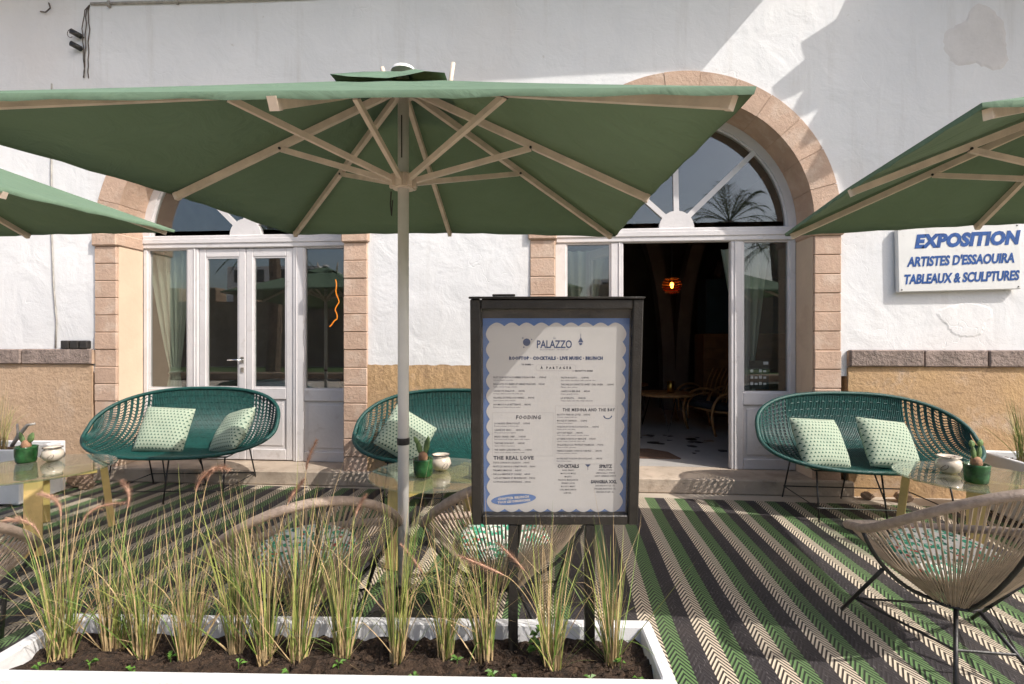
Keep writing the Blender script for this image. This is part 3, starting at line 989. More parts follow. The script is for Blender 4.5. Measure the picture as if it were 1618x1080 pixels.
# payment sticker sheet inside the right side light
t = empty('sticker_sheet', (2.04, DY + .0395, .90)); tag(t, 'small dark sheet of payment symbols stuck low inside the side window', 'sticker')
m_ = MB(); m_.box(-.13, .05, 0, .003, .0, .27); m_.build('backing', M['dark_plastic'], t)
M['white_print'] = pmat('white_print', (.62, .62, .66), .7, .05, 20)
for r_ in range(3):
    for c_ in range(4):
        if (r_, c_) in ((2, 1),): continue
        m_ = MB(); m_.box(-.12 + c_ * .04, -.12 + c_ * .04 + .026, -.0015, -.0003, .04 + r_ * .06, .04 + r_ * .06 + (.02 if c_ % 2 else .028)); m_.build('symbol', M['white_print'], t)
m_ = MB(); m_.box(.0, .045, -.0015, -.0003, .235, .262); m_.build('symbol', M['white_print'], t)

# ================================================================== UMBRELLAS
def umbrella(name_label, c, corners, z_apex, z_run, group='green parasols over the terrace'):
    """corners BL, BR, FR, FL in world space; c = pole foot"""
    t = empty('parasol', (c[0], c[1], 0))
    cx, cy = c
    L = lambda p: Vector((p[0] - cx, p[1] - cy, p[2]))
    K = [L(p) for p in corners]
    ap = Vector((0, 0, z_apex))
    ring = []
    for i in range(4):
        a, b_ = K[i], K[(i + 1) % 4]
        m = (a + b_) / 2 + Vector((0, 0, -.002 if i == 2 else .018))
        m = m * 1.0
        ring += [a, m]
    mb = MB(); n = 10
    for i in range(8):
        a, b_ = ring[i], ring[(i + 1) % 8]
        o = len(mb.v); idx = {}
        for p in range(n + 1):
            for q in range(n + 1 - p):
                u, w = p / n, q / n; s_ = 1 - u - w
                P = ap * s_ + a * u + b_ * w
                P = P + Vector((0, 0, -.030 * 27 * u * w * s_ * .5 - .02 * s_ * (u + w)))
                P = P + Vector((0, 0, .004 * sin(31 * u + 17 * w))) * (u * w * s_ * 12)
                idx[(p, q)] = len(mb.v) - o; mb.v.append(tuple(P))
        for p in range(n):
            for q in range(n - p):
                mb.f.append((o + idx[(p, q)], o + idx[(p + 1, q)], o + idx[(p, q + 1)])); mb.m.append(0)
                if p + q < n - 1:
                    mb.f.append((o + idx[(p + 1, q)], o + idx[(p + 1, q + 1)], o + idx[(p, q + 1)])); mb.m.append(0)
        # hem
        h = len(mb.v)
        for k in range(n + 1):
            P = Vector(mb.v[o + idx[(n - k, k)]])
            d = Vector((P.x, P.y, 0)).normalized()
            mb.v.append(tuple(P - d * .006 + Vector((0, 0, -.016 - .003 * sin(k * 2.3)))))
        for k in range(n):
            mb.f.append((o + idx[(n - k, k)], h + k, h + k + 1, o + idx[(n - k - 1, k + 1)])); mb.m.append(0)
    can = mb.build('canopy', M['fabric'], t, True)
    # vent cap
    mb = MB()
    vs = [(0, 0, z_apex + .035)]
    for rr_, dz_ in ((.12, .026), (.215, .012)):
        for i in range(24):
            q = i / 3; a_ = ring[int(q)]; b_ = ring[(int(q) + 1) % 8]; R_ = a_.lerp(b_, q - int(q))
            P = ap + (R_ - ap) * rr_
            vs.append((P.x, P.y, P.z + dz_ + .016 * sin(i * 1.05 + 1.3) * (rr_ / .215) + .012 * (1 if 12 < i < 17 else 0)))
    mb.add(vs, [(0, 1 + i, 1 + (i + 1) % 24) for i in range(24)] + [(1 + i, 25 + i, 25 + (i + 1) % 24, 1 + (i + 1) % 24) for i in range(24)])
    mb.build('vent_cap', M['fabric'], can, True)
    # ribs and struts
    for i in range(8):
        e = ap + (ring[i] - ap) * (.955 if i % 2 == 0 else .975)
        d = (ring[i] - ap).normalized()
        s0 = Vector((d.x * .04, d.y * .04, z_apex - .055))
        drop = Vector((0, 0, -.038 if i % 2 == 0 else -.030))
        mb = MB(); mb.beam(s0, e + drop, .021, .030); mb.beam(e + drop, e + drop + d * .02, .024, .033)
        rb = mb.build('rib', M['rib'], t)
        f = .46 if i % 2 == 0 else .52
        j = s0 + (e + drop - s0) * f + Vector((0, 0, -.014))
        r0 = Vector((d.x * .045, d.y * .045, z_run)) if True else None
        mb = MB(); mb.beam(r0, j, .017, .024)
        mb.build('strut', M['rib'], t)
        mb = MB(); sx = Vector((-d.y, d.x, 0)).normalized(); mb.tube([j - sx * .016, j + sx * .016], .006, 8)
        mb.build('pivot_bolt', M['black_steel'], rb)
    mb = MB(); mb.tube([(0, 0, .20), (0, 0, z_apex + .01)], .025, 20); pole = mb.build('pole', M['pole'], t, True)
    for z0, z1, rr in ((z_apex - .085, z_apex - .02, .045), (z_run - .035, z_run + .03, .048)):
        mb = MB(); mb.lathe([(.026, z0), (rr, z0), (rr, z1), (.026, z1)], 16)
        for k in range(8):
            a = 2 * pi * k / 8; mb.beam((.04 * cos(a), .04 * sin(a), (z0 + z1) / 2), (.062 * cos(a), .062 * sin(a), (z0 + z1) / 2), .02, (z1 - z0) * .8)
        mb.build('hub', M['rib'], t)
    mb = MB(); mb.lathe([(.0, z_apex + .058), (.03, z_apex + .055), (.05, z_apex + .045), (.055, z_apex + .03)], 16); mb.build('cap_disc', M['pole'], can, True)
    for sx, h, ln in ((.20, .16, .02), (-.095, .11, -.02)):
        mb = MB(); zb = z_apex - abs(sx) * .4 + .01; mb.tube([(sx, .05, zb), (sx + ln * .4, .05, zb + h * .55), (sx + ln, .05, zb + h)], [.014, .011, .010], 8); mb.build('finial', M['rib'], can, True)
    mb = MB(); mb.beam((0, -.0255, z_run + .10), (0, -.0255, z_run + .29), .005, .004, up=(0, 1, 0)); mb.build('pin_slot', M['black_steel'], pole)
    mb = MB(); mb.tube([(-.05, -.02, z_run - .05), (-.052, -.025, z_run - .11), (-.047, -.024, z_run - .16), (-.043, -.022, z_run - .09)], .003, 5); mb.build('pull_cord', M['rope'], pole)
    mb = MB(); mb.lathe([(.0265, .885), (.0285, .886), (.0285, .915), (.0265, .916)], 20); mb.build('clamp_band', M['black_steel'], pole)
    mb = MB(); mb.lathe([(.0, .006), (.22, .006), (.22, .05), (.20, .06), (.045, .065), (.036, .08), (.036, .25), (.0255, .25)], 28); mb.build('base', M['black_steel'], t, False)
    tag(t, name_label, 'parasol', group)
    return t

umbrella('large green square parasol on a white pole, fully in view above the menu stand', (-.660, 2.255),
         [(-1.766, 3.373, 2.105), (.436, 3.373, 2.057), (.455, 1.149, 1.912), (-1.766, 1.149, 1.975)], 2.545, 2.078)
umbrella('green parasol cut off by the right edge, over the blue exhibition sign', (2.39, 2.33),
         [(1.453, 3.25, 2.02), (3.50, 3.02, 2.03), (3.33, 1.40, 2.05), (1.28, 1.60, 2.06)], 2.46, 2.04)
umbrella('green parasol cut off by the left edge, beside the stone pilaster', (-3.55, 2.16),
         [(-4.6, 3.22, 2.06), (-2.50, 3.22, 2.10), (-2.50, 1.10, 1.97), (-4.6, 1.10, 1.97)], 2.52, 2.04)

# ================================================================== SOFAS
def rimP(th):
    c, s = cos(th), sin(th)
    x = .80 * math.copysign(abs(c) ** .80, c)
    if s >= 0: return Vector((x, -.03 + .38 * s ** .95, .585 + .315 * s ** .78))
    return Vector((x, -.03 - .31 * (-s) ** .95, .585 - .195 * (-s) ** .80))
def sofaTL(x):
    c = min(1, abs(x) / .80) ** (1 / .80)
    s = sqrt(max(0, 1 - c * c))
    th = math.asin(s)
    T = rimP(th if x >= 0 else pi - th); Lw = rimP(-th if x >= 0 else pi + th)
    T.x = Lw.x = x
    return T, Lw, s
def sofaP(x, v):
    T, Lw, k = sofaTL(x)
    p1 = Lw + Vector((0, .40 * k, -.035 * k)); p2 = T + Vector((0, -.015 * k, -.44 * k))
    u = 1 - v
    return Lw * u ** 3 + p1 * 3 * u * u * v + p2 * 3 * u * v * v + T * v ** 3

def make_sofa():
    t = empty('woven_sofa')
    mb = MB(); mb.tube([rimP(2 * pi * k / 72) for k in range(72)], .0165, 10, closed=True); mb.build('rim', M['teal_rim'], t, True)
    XC = .46
    mb = MB(); n = 68
    for i in range(n + 1):
        x = -XC + 2 * XC * i / n
        mb.tube([sofaP(x, v / 16) for v in range(17)], .0072, 5, caps=False)
    nv = 18
    for j in range(1, nv):
        v = j / nv
        pts = []
        for i in range(0, n + 1, 2):
            x = -XC + 2 * XC * i / n
            P = sofaP(x, v); P = P + Vector((0, -.004 if (i // 2 + j) % 2 else .004, 0)); pts.append(P)
        mb.tube(pts, .0062, 4, caps=False)
    mb.build('dense_weave', M['teal'], t, True)
    for sd in (-1, 1):
        mb = MB()
        xs = [XC + .028 + .040 * i for i in range(8)]
        for i, x in enumerate(xs):
            x = min(x, .782)
            for dx in (-.0045, .0045):
                mb.tube([sofaP(sd * (x + dx), v / 14) for v in range(15)], .0058, 4, caps=False)
        nw = 27
        for j in range(1, nw):
            v = j / nw; pts = []
            for i in range(23):
                x = XC + (.792 - XC) * i / 22
                vv = v + (.009 if i % 2 else -.009)
                pts.append(sofaP(sd * x, min(.99, max(.01, vv))))
            mb.tube(pts, .0056, 4, caps=False)
        mb.build('open_weave', M['teal'], t, True)
    # steel legs
    bx, fy, ry = .475, -.30, .33
    for x in (-bx, 0, bx):
        for y0_, y1_, zt in ((-.22, fy, .375), (.20, ry, .40)):
            mb = MB(); mb.tube([(x * .96, y0_, zt), (x, y1_, .004)], .0065, 7)
            if x == 0: mb.tube([(x - .055, y0_, zt), (x, y0_ + (y1_ - y0_) * .55, zt * .45)], .0055, 7)
            mb.build('leg', M['black_steel'], t, True)
    mb = MB(); z = .105
    mb.tube([(-bx, fy + .02, z), (bx, fy + .02, z), (bx, ry - .025, z), (-bx, ry - .025, z)], .0055, 6, closed=True)
    mb.build('stretcher', M['black_steel'], t)
    mb = MB(); mb.tube([(-bx, -.23, .372), (bx, -.23, .372), (bx, .20, .385), (-bx, .20, .385)], .007, 6, closed=True); mb.build('seat_frame', M['black_steel'], t)
    return t
sofa0 = make_sofa()
GS = 'woven sofas along the facade'
sofas = [(sofa0, (-3.20, 4.235, .012), radians(7), 'teal woven sofa in front of the closed glazed doors'),
         (None, (-.84, 4.215, .012), radians(0), 'teal woven sofa against the ochre wall, half hidden by the menu stand'),
         (None, (2.47, 4.18, .012), radians(-1.5), 'teal woven sofa below the blue exhibition sign')]
for o, loc, rz, lab in sofas:
    o = o or copy_tree(sofa0)
    o.location = loc; o.rotation_euler = (0, 0, rz)
    tag(o, lab, 'sofa', GS)

# pillows
def pillow_mesh(s=.200, th=.07):
    mb = MB(); n = 18
    for side in (-1, 1):
        o = len(mb.v)
        for j in range(n + 1):
            for i in range(n + 1):
                u = -1 + 2 * i / n; v = -1 + 2 * j / n
                pin_u = 1 - .09 * (1 - v * v); pin_v = 1 - .09 * (1 - u * u)
                d = ((1 - u ** 4) * (1 - v ** 4))
                d = max(0, d) ** .55
                wob = .004 * sin(5 * u + 2) * sin(6 * v + side)
                mb.v.append((u * s * pin_v, side * (th * d + wob * d + .002), v * s * pin_u))
        for j in range(n):
            for i in range(n):
                a = o + j * (n + 1) + i
                q = (a, a + 1, a + n + 2, a + n + 1)
                mb.f.append(q if side < 0 else q[::-1]); mb.m.append(0)
    # close the seam
    k = (n + 1) * (n + 1)
    bd = [i for i in range(n + 1)] + [j * (n + 1) + n for j in range(1, n + 1)] + [n * (n + 1) + i for i in range(n - 1, -1, -1)] + [j * (n + 1) for j in range(n - 1, 0, -1)]
    for a, b_ in zip(bd, bd[1:] + bd[:1]):
        mb.f.append((b_, a, a + k, b_ + k)); mb.m.append(0)
    return mb.mesh('pillow', M['pillow'], True)
pme = pillow_mesh()
GP = 'mint printed pillows on the sofas'
for loc, rot, lab in (
        ((-3.36, 4.20, .585), (radians(-28), radians(4), radians(12)), 'mint dotted pillow upright in the middle of the sofa by the closed doors'),
        ((-2.76, 4.23, .575), (radians(-36), radians(-14), radians(-26)), 'mint dotted pillow slumped at the right end of the sofa by the closed doors'),
        ((-1.18, 4.12, .575), (radians(-34), radians(33), radians(16)), 'mint dotted pillow turned cornerwise behind the parasol pole'),
        ((2.08, 4.06, .57), (radians(-30), radians(4), radians(14)), 'mint dotted pillow at the left end of the sofa below the sign'),
        ((2.59, 4.08, .57), (radians(-33), radians(7), radians(6)), 'mint dotted pillow in the middle of the sofa below the sign')):
    tag(link('pillow', pme, None, loc, rot), lab, 'pillow', GP)

# ================================================================== GLASS TABLES
def make_table():
    t = empty('glass_table')
    mb = MB(); R_ = .43
    mb.lathe([(0, .472), (R_ - .004, .472), (R_, .475), (R_, .481), (R_ - .004, .484), (0, .484)], 56); mb.build('glass_top', M['table_glass'], t)
    for k in range(4):
        a = radians(48 + 90 * k)
        d = Vector((cos(a), sin(a), 0))
        mb = MB(); mb.beam(d * .345 + Vector((0, 0, .47)), d * .395 + Vector((0, 0, .006)), .088, .042, up=d)
        mb.build('leg', M['yellow_wood'], t)
    for k in range(2):
        a = radians(48 + 90 * k); d = Vector((cos(a), sin(a), 0))
        mb = MB(); z = .435 if k == 0 else .4345
        mb.beam(d * -.312 + Vector((0, 0, z)), d * .312 + Vector((0, 0, z)), .075, .062 if k == 0 else .055); mb.build('cross_rail', M['yellow_wood'], t)
    return t
tb0 = make_table()
GT = 'round glass tables in front of the sofas'
for o, loc, rz, lab in ((tb0, (-3.47, 3.20, .012), radians(-4), 'round glass table on yellow wooden legs cut off by the left edge'),
                        (None, (-.74, 3.27, .012), radians(15), 'round glass table on yellow wooden legs behind the parasol pole'),
                        (None, (2.70, 3.42, .012), radians(4), 'round glass table on yellow wooden legs in front of the sofa below the sign')):
    o = o or copy_tree(tb0)
    o.location = loc; o.rotation_euler = (0, 0, rz)
    tag(o, lab, 'table', GT)


def cactus_pot(loc, pads, label, rz=0):
    t = empty('cactus_pot', loc, rz)
    mb = MB()
    prof = [(0, 0), (.050, 0), (.057, .008), (.062, .05), (.064, .10), (.066, .112), (.062, .114), (.057, .108), (.055, .09), (0, .088)]
    mb.lathe(prof, 28)
    for k, v in enumerate(mb.v):
        a = atan2(v[1], v[0]); q = 1 + .02 * sin(3 * a + v[2] * 40) + .015 * sin(5 * a)
        mb.v[k] = (v[0] * q, v[1] * q, v[2])
    mb.build('pot', M['clay_green'], t, True)
    mb = MB(); mb.lathe([(0, .10), (.03, .099), (.054, .093)], 16); mb.build('soil', M['soil'], t, True)
    mb = MB(); mb.lathe([(0, .09), (.022, .092), (.030, .115), (.027, .14), (.016, .155), (0, .158)], 14, (.0, 0, 0)); mb.build('cactus_base', M['cactus_base'], t, True)
    for (x, z, r1, r2, tilt) in pads:
        mb = MB()
        n1, n2 = 12, 8
        vs = []
        for i in range(n1 + 1):
            f = i / n1; w = sin(pi * f ** .8) ** .7 if 0 < f < 1 else .02
            for k in range(n2):
                a = 2 * pi * k / n2
                vs.append((r1 * w * cos(a), .010 * (w ** .6) * sin(a), f * 2 * r2))
        fs = [(i * n2 + k, i * n2 + (k + 1) % n2, (i + 1) * n2 + (k + 1) % n2, (i + 1) * n2 + k) for i in range(n1) for k in range(n2)]
        mb.T = Matrix.Translation((x, 0, z)) @ Matrix.Rotation(tilt, 4, 'Y')
        mb.add(vs, fs); mb.build('cactus_pad', M['cactus'], t, True)
    tag(t, label, 'potted cactus', 'potted cacti on the glass tables')
TZ = .4975
cactus_pot((-3.70, 3.33, TZ), ((-.022, .135, .020, .042, -.35), (.02, .14, .026, .040, .45)), 'small cactus in a green glazed pot on the table at the left edge')
cactus_pot((-.80, 3.17, TZ), ((-.012, .135, .018, .055, -.28), (.014, .14, .019, .060, .18), (-.03, .20, .014, .03, -.5)), 'tall-padded cactus in a green glazed pot beside the parasol pole')
cactus_pot((2.585, 3.27, TZ), ((-.012, .14, .016, .042, -.12), (.012, .14, .016, .044, .10), (-.022, .215, .019, .022, -.25), (.018, .22, .019, .022, .2)), 'four-padded cactus in a green glazed pot on the table below the sign')

def bowl(loc, s, dark, label):
    t = empty('ceramic_bowl', loc); 
    mb = MB(); mb.lathe([(0, 0), (.032 * s, 0), (.05 * s, .012 * s), (.066 * s, .045 * s), (.058 * s, .075 * s), (.046 * s, .084 * s), (.056 * s, .098 * s), (.052 * s, .100 * s), (.040 * s, .085 * s), (.05 * s, .06 * s), (.05 * s, .03 * s), (0, .012 * s)], 30); mb.build('body', M['clay_white'], t, True)
    mb = MB(); mb.tube([(.056 * s * cos(2 * pi * k / 30), .056 * s * sin(2 * pi * k / 30), .098 * s) for k in range(30)], .0035 * s, 6, closed=True); mb.build('lip', M['dark_ring'] if dark else M['clay_white'], t, True)
    mb = MB()
    for q in range(4):
        a0 = 2 * pi * q / 4 + .3
        pts = []
        for k in range(15):
            u = k / 14; a = a0 + .5 * sin(u * 6.0) * (1 - u * .4) + u * .5; z = (.022 + .045 * (.5 + .5 * cos(u * 5.2))) * s
            r_ = (.052 + .0145 * sin(min(1, z / (.072 * s)) * pi)) * s + .0005
            pts.append((r_ * cos(a), r_ * sin(a), z))
        mb.tube(pts, .0016 * s, 4)
    mb.build('painted_scroll', M['dark_ring'], t, True)
    tag(t, label, 'bowl', 'ceramic ash bowls on the glass tables')
bowl((-3.55, 3.38, TZ), 1.0, True, 'squat cream bowl with a dark lip on the table at the left edge')
bowl((-.72, 3.33, TZ), 1.05, True, 'round cream bowl with a dark lip behind the parasol pole')
bowl((2.60, 3.50, TZ), 1.1, False, 'pale bowl with painted scrolls on the table below the sign')

# ================================================================== STRING CHAIRS
def rimC(th):
    c, s = cos(th), sin(th)              # s>0 = back (-y)
    w = .375 * (1 - .10 * s) if s < 0 else .375 * (1 - .06 * s)
    y = -.45 * s if s > 0 else -.40 * s
    z = .535 + (.30 * s ** 1.25 if s > 0 else -.11 * (-s) ** 1.1)
    return Vector((w * c, y, z))
def make_chair():
    t = empty('string_chair')
    mb = MB(); mb.tube([rimC(2 * pi * k / 64) for k in range(64)], .0185, 10, closed=True); mb.build('rim', M['cord_rim'], t, True)
    mb = MB(); n = 104; bc = Vector((0, .03, .245))
    random.seed(2)
    for k in range(n):
        th = 2 * pi * k / n
        P = rimC(th); a = Vector((P.x, P.y - .03, 0)).normalized()
        Q = bc + Vector((a.x * .085, a.y * .085, 0))
        mid = (P + Q) / 2 + Vector((0, 0, -.016)) + a * .010
        for e in (-.0075, .0075):
            P2 = rimC(th + e * 1.3)
            mb.tube([P2, mid + Vector((-a.y, a.x, 0)) * e * .4, Q + Vector((-a.y, a.x, 0)) * e * .25 + Vector((0, 0, random.uniform(-.006, .006)))], .0027, 4, caps=False)
    mb.build('cord_seat', M['cord'], t, True)
    mb = MB(); mb.tube([(bc.x + .085 * cos(2 * pi * k / 24), bc.y + .085 * sin(2 * pi * k / 24), bc.z - .006) for k in range(24)], .008, 7, closed=True); mb.build('bottom_ring', M['black_steel'], t, True)
    for sd in (-1, 1):
        mb = MB(); mb.tube(bez((sd * .372, .0, .52), (sd * .33, .0, .40), (sd * .22, .02, .27), (sd * .075, .03, .235), 10), .0085, 8); mb.build('side_rod', M['black_steel'], t, True)
        mb = MB(); mb.tube([(sd * .285, .02, .355), (sd * .29, .36, .006)], .0085, 8); mb.build('leg', M['black_steel'], t, True)
        mb = MB(); mb.tube([(sd * .04, -.04, .24), (sd * .17, -.24, .006)], .0085, 8); mb.build('leg', M['black_steel'], t, True)
    mb = MB(); mb.tube(bez((0, -.44, .815), (0, -.38, .62), (0, -.22, .38), (0, -.05, .237), 10), .0085, 8); mb.build('back_rod', M['black_steel'], t, True)
    mb = MB(); z = .12
    mb.tube([(-.288, .24, z), (.288, .24, z), (.11, -.145, z), (-.11, -.145, z)], .006, 6, closed=True); mb.build('stretcher', M['black_steel'], t)
    return t
ch0 = make_chair()
GC = 'taupe string chairs on the rug'
chairs = [(ch0, (1.72, 2.26, .012), radians(-4), 'taupe string chair in full view on the striped rug at the right'),
          (None, (-.19, 2.29, .012), radians(12), 'taupe string chair directly behind the menu stand legs'),
          (None, (-1.03, 2.11, .012), radians(30), 'taupe string chair behind the planter grasses, left of the parasol pole'),
          (None, (-2.36, 1.66, .012), radians(52), 'taupe string chair cut off by the left edge beside the yellow table leg')]
for o, loc, rz, lab in chairs:
    o = o or copy_tree(ch0)
    o.location = loc; o.rotation_euler = (0, 0, rz)
    if loc[0] < -.9: o.scale = (1, 1, .93)
    tag(o, lab, 'chair', GC)
# seat cushions
mb = MB(); n = 40
prof = [(0, .028), (.16, .026), (.205, .012), (.212, 0), (.205, -.012), (.16, -.022), (0, -.024)]
mb.lathe(prof, n)
for k, v in enumerate(mb.v):
    a = atan2(v[1], v[0]); mb.v[k] = (v[0] * (1 + .03 * sin(3 * a)), v[1] * (1 + .03 * cos(2 * a)), v[2] + .05 * (v[0] ** 2 + v[1] ** 2) / .045 * .35)
cme = mb.mesh('seat_cushion', M['seat_cushion'], True)
for (o, loc, rz, lab), nm in zip(chairs[:3], ('leaf-printed cushion in the string chair at the right', 'leaf-printed cushion in the chair behind the menu stand', 'leaf-printed cushion in the chair left of the parasol pole')):
    d = Vector((-sin(rz), cos(rz), 0)) * .07
    tag(link('seat_cushion', cme, None, (loc[0] + d.x, loc[1] + d.y, .405), (radians(13), 0, rz)), nm, 'cushion', 'leaf-printed seat cushions')

# ================================================================== PLANTERS
def planter(loc, rz, Ln, W, H, label, soil_z):
    t = empty('planter', loc, rz); tk = .042
    for nm, (a, b_, c_, d_) in (('long_board', (-Ln / 2, Ln / 2, -W / 2, -W / 2 + tk)), ('long_board', (-Ln / 2, Ln / 2, W / 2 - tk, W / 2)), ('end_board', (-Ln / 2, -Ln / 2 + tk, -W / 2 + tk + .001, W / 2 - tk - .001)), ('end_board', (Ln / 2 - tk, Ln / 2, -W / 2 + tk + .001, W / 2 - tk - .001))):
        m_ = MB(); m_.cbox(a, b_, c_, d_, .03, H + (.001 if nm == 'end_board' else 0), .006); m_.build(nm, M['planter'], t)
    m_ = MB(); nn = max(8, int(Ln / .022)); mm = max(6, int(W / .022))
    r_ = random.Random(4)
    iw, il = W - 2 * tk, Ln - 2 * tk
    for j in range(mm + 1):
        for i in range(nn + 1):
            m_.v.append((-il / 2 + il * i / nn, -iw / 2 + iw * j / mm, soil_z + r_.uniform(-.012, .012) + .012 * sin(i * .37) * sin(j * .6)))
    for j in range(mm):
        for i in range(nn):
            a = j * (nn + 1) + i; m_.f.append((a, a + 1, a + nn + 2, a + nn + 1)); m_.m.append(0)
    for k in range(int(Ln * W * 900)):
        x, y = r_.uniform(-il / 2 + .02, il / 2 - .02), r_.uniform(-iw / 2 + .02, iw / 2 - .02); q = r_.uniform(.003, .010)
        vs = [(x + q * r_.uniform(.6, 1.2) * a, y + q * r_.uniform(.6, 1.2) * b_, soil_z + .006 + q * r_.uniform(.3, 1.) * c_) for a, b_, c_ in ((1, 0, 0), (-1, 0, 0), (0, 1, 0), (0, -1, 0), (0, 0, 1), (0, 0, -1))]
        m_.add(vs, [(0, 2, 4), (2, 1, 4), (1, 3, 4), (3, 0, 4), (2, 0, 5), (1, 2, 5), (3, 1, 5), (0, 3, 5)])
    m_.build('soil', M['soil'], t)
    for sx in (-1, 1):
        for sy in (-1, 1):
            m_ = MB(); m_.cbox(sx * (Ln / 2 - .08) - .03, sx * (Ln / 2 - .08) + .03, sy * (W / 2 - .07) - .025, sy * (W / 2 - .07) + .025, .008, .0295, .003); m_.build('foot', M['planter'], t)
    tag(t, label, 'planter', 'white timber planters')
    return t
PR = radians(2.9)
planter((-.70, 1.62, 0), PR, 2.14, .36, .35, 'long white planter of grasses across the foreground', .295)
planter((-3.10, 1.80, 0), PR, 1.45, .36, .36, 'white planter end just entering at the lower left edge', .30)
planter((-4.98, 3.98, 0), radians(3), 1.36, .42, .47, 'white planter of grass against the ochre wall at the left edge', .42)
planter((3.62, 3.78, 0), radians(84), 1.20, .42, .47, 'white planter of grass beside the right-hand sofa', .42)


def clump(loc, n, hmin, hmax, rad, seeds, seed, label, straw=.45, droop=.5, group='ornamental grasses in the long planter', lean_bias=(0, 0)):
    r_ = random.Random(seed)
    t = empty('grass_clump', loc)
    mb = MB()
    for k in range(n):
        a = r_.uniform(0, 2 * pi); q = sqrt(r_.random()) * rad
        bx, by = q * cos(a), q * sin(a)
        L_ = hmin + (hmax - hmin) * r_.random() ** .8
        az = a + r_.gauss(0, .9)
        l0 = abs(r_.gauss(0, .07)) + q / rad * .05
        l1 = l0 + abs(r_.gauss(0, droop * .55))
        u_ = r_.random()
        if u_ < .10: l1 += r_.uniform(.5, 1.4)
        elif u_ < .20: l0 += r_.uniform(.2, .7); l1 = l0 + r_.uniform(.0, .5)
        elif u_ < .26: L_ *= 1.25; l1 = l0 + .1
        w = r_.uniform(.0011, .0026)
        yaw = r_.uniform(0, pi); sx, sy = cos(yaw), sin(yaw)
        x, y, z = bx, by, -.01
        segs = 7; o = len(mb.v); kink = r_.randrange(2, 7) if r_.random() < .15 else 99
        for s_ in range(segs + 1):
            f = s_ / segs
            ww = w * (1 - f ** 1.8) + .00015
            mb.v.append((x - sx * ww, y - sy * ww, z)); mb.v.append((x + sx * ww, y + sy * ww, z))
            th = l0 + (l1 - l0) * f ** 1.3 + (.7 if s_ >= kink else 0)
            ds = L_ / segs
            x += ds * (sin(th) * cos(az) + lean_bias[0] * f); y += ds * (sin(th) * sin(az) + lean_bias[1] * f); z += ds * cos(th)
            z = max(z, -.02)
        rr = r_.random(); mi = 2 if rr < straw else (1 if rr < straw + (1 - straw) * .55 else 0)
        for s_ in range(segs):
            b_ = o + 2 * s_
            mb.f.append((b_, b_ + 1, b_ + 3, b_ + 2)); mb.m.append(2 if (s_ == 0 and r_.random() < .7) or (s_ == segs - 1 and r_.random() < .4) else mi)
    o = mb.build('blades', [M['blade_a'], M['blade_b'], M['blade_c']], t)
    o["kind"] = "stuff"
    for (dx, dy, h, az, bend, ln) in seeds:
        # stem then a bottlebrush head
        stem = bez((0, 0, 0), (dx * .15, dy * .15, h * .5), (dx * .7, dy * .7, h * .92), (dx, dy, h), 10)
        m_ = MB(); m_.tube(stem, .0012, 4)
        m_.build('stem', M['blade_c'], t)
        d0 = (stem[-1] - stem[-2]).normalized()
        d1 = (d0 + Vector((cos(az) * bend, sin(az) * bend, -bend * .75))).normalized()
        ax = bez(stem[-1], stem[-1] + d0 * ln * .35, stem[-1] + d0 * ln * .4 + d1 * ln * .3, stem[-1] + d0 * ln * .4 + d1 * ln * .65, 14)
        m_ = MB(); m_.tube(ax, [.001 + .0028 * sin(pi * min(1, .12 + k / 15)) for k in range(15)], 6)
        for q in range(420):
            f = r_.random() * 13.99; i = int(f); P = ax[i].lerp(ax[i + 1], f - i); tg = (ax[i + 1] - ax[i]).normalized()
            u = tg.orthogonal().normalized(); v = tg.cross(u); a = r_.uniform(0, 2 * pi)
            out = (u * cos(a) + v * sin(a)); L2 = r_.uniform(.010, .024) * (.55 + .45 * sin(pi * (f / 14)))
            e = P + out * L2 + tg * L2 * .9; sd = tg.cross(out) * .0007
            m_.add([tuple(P - sd), tuple(P + sd), tuple(e)], [(0, 1, 2)])
        m_.build('seed_head', M['seed'], t)
    tag(t, label, 'grass', group)

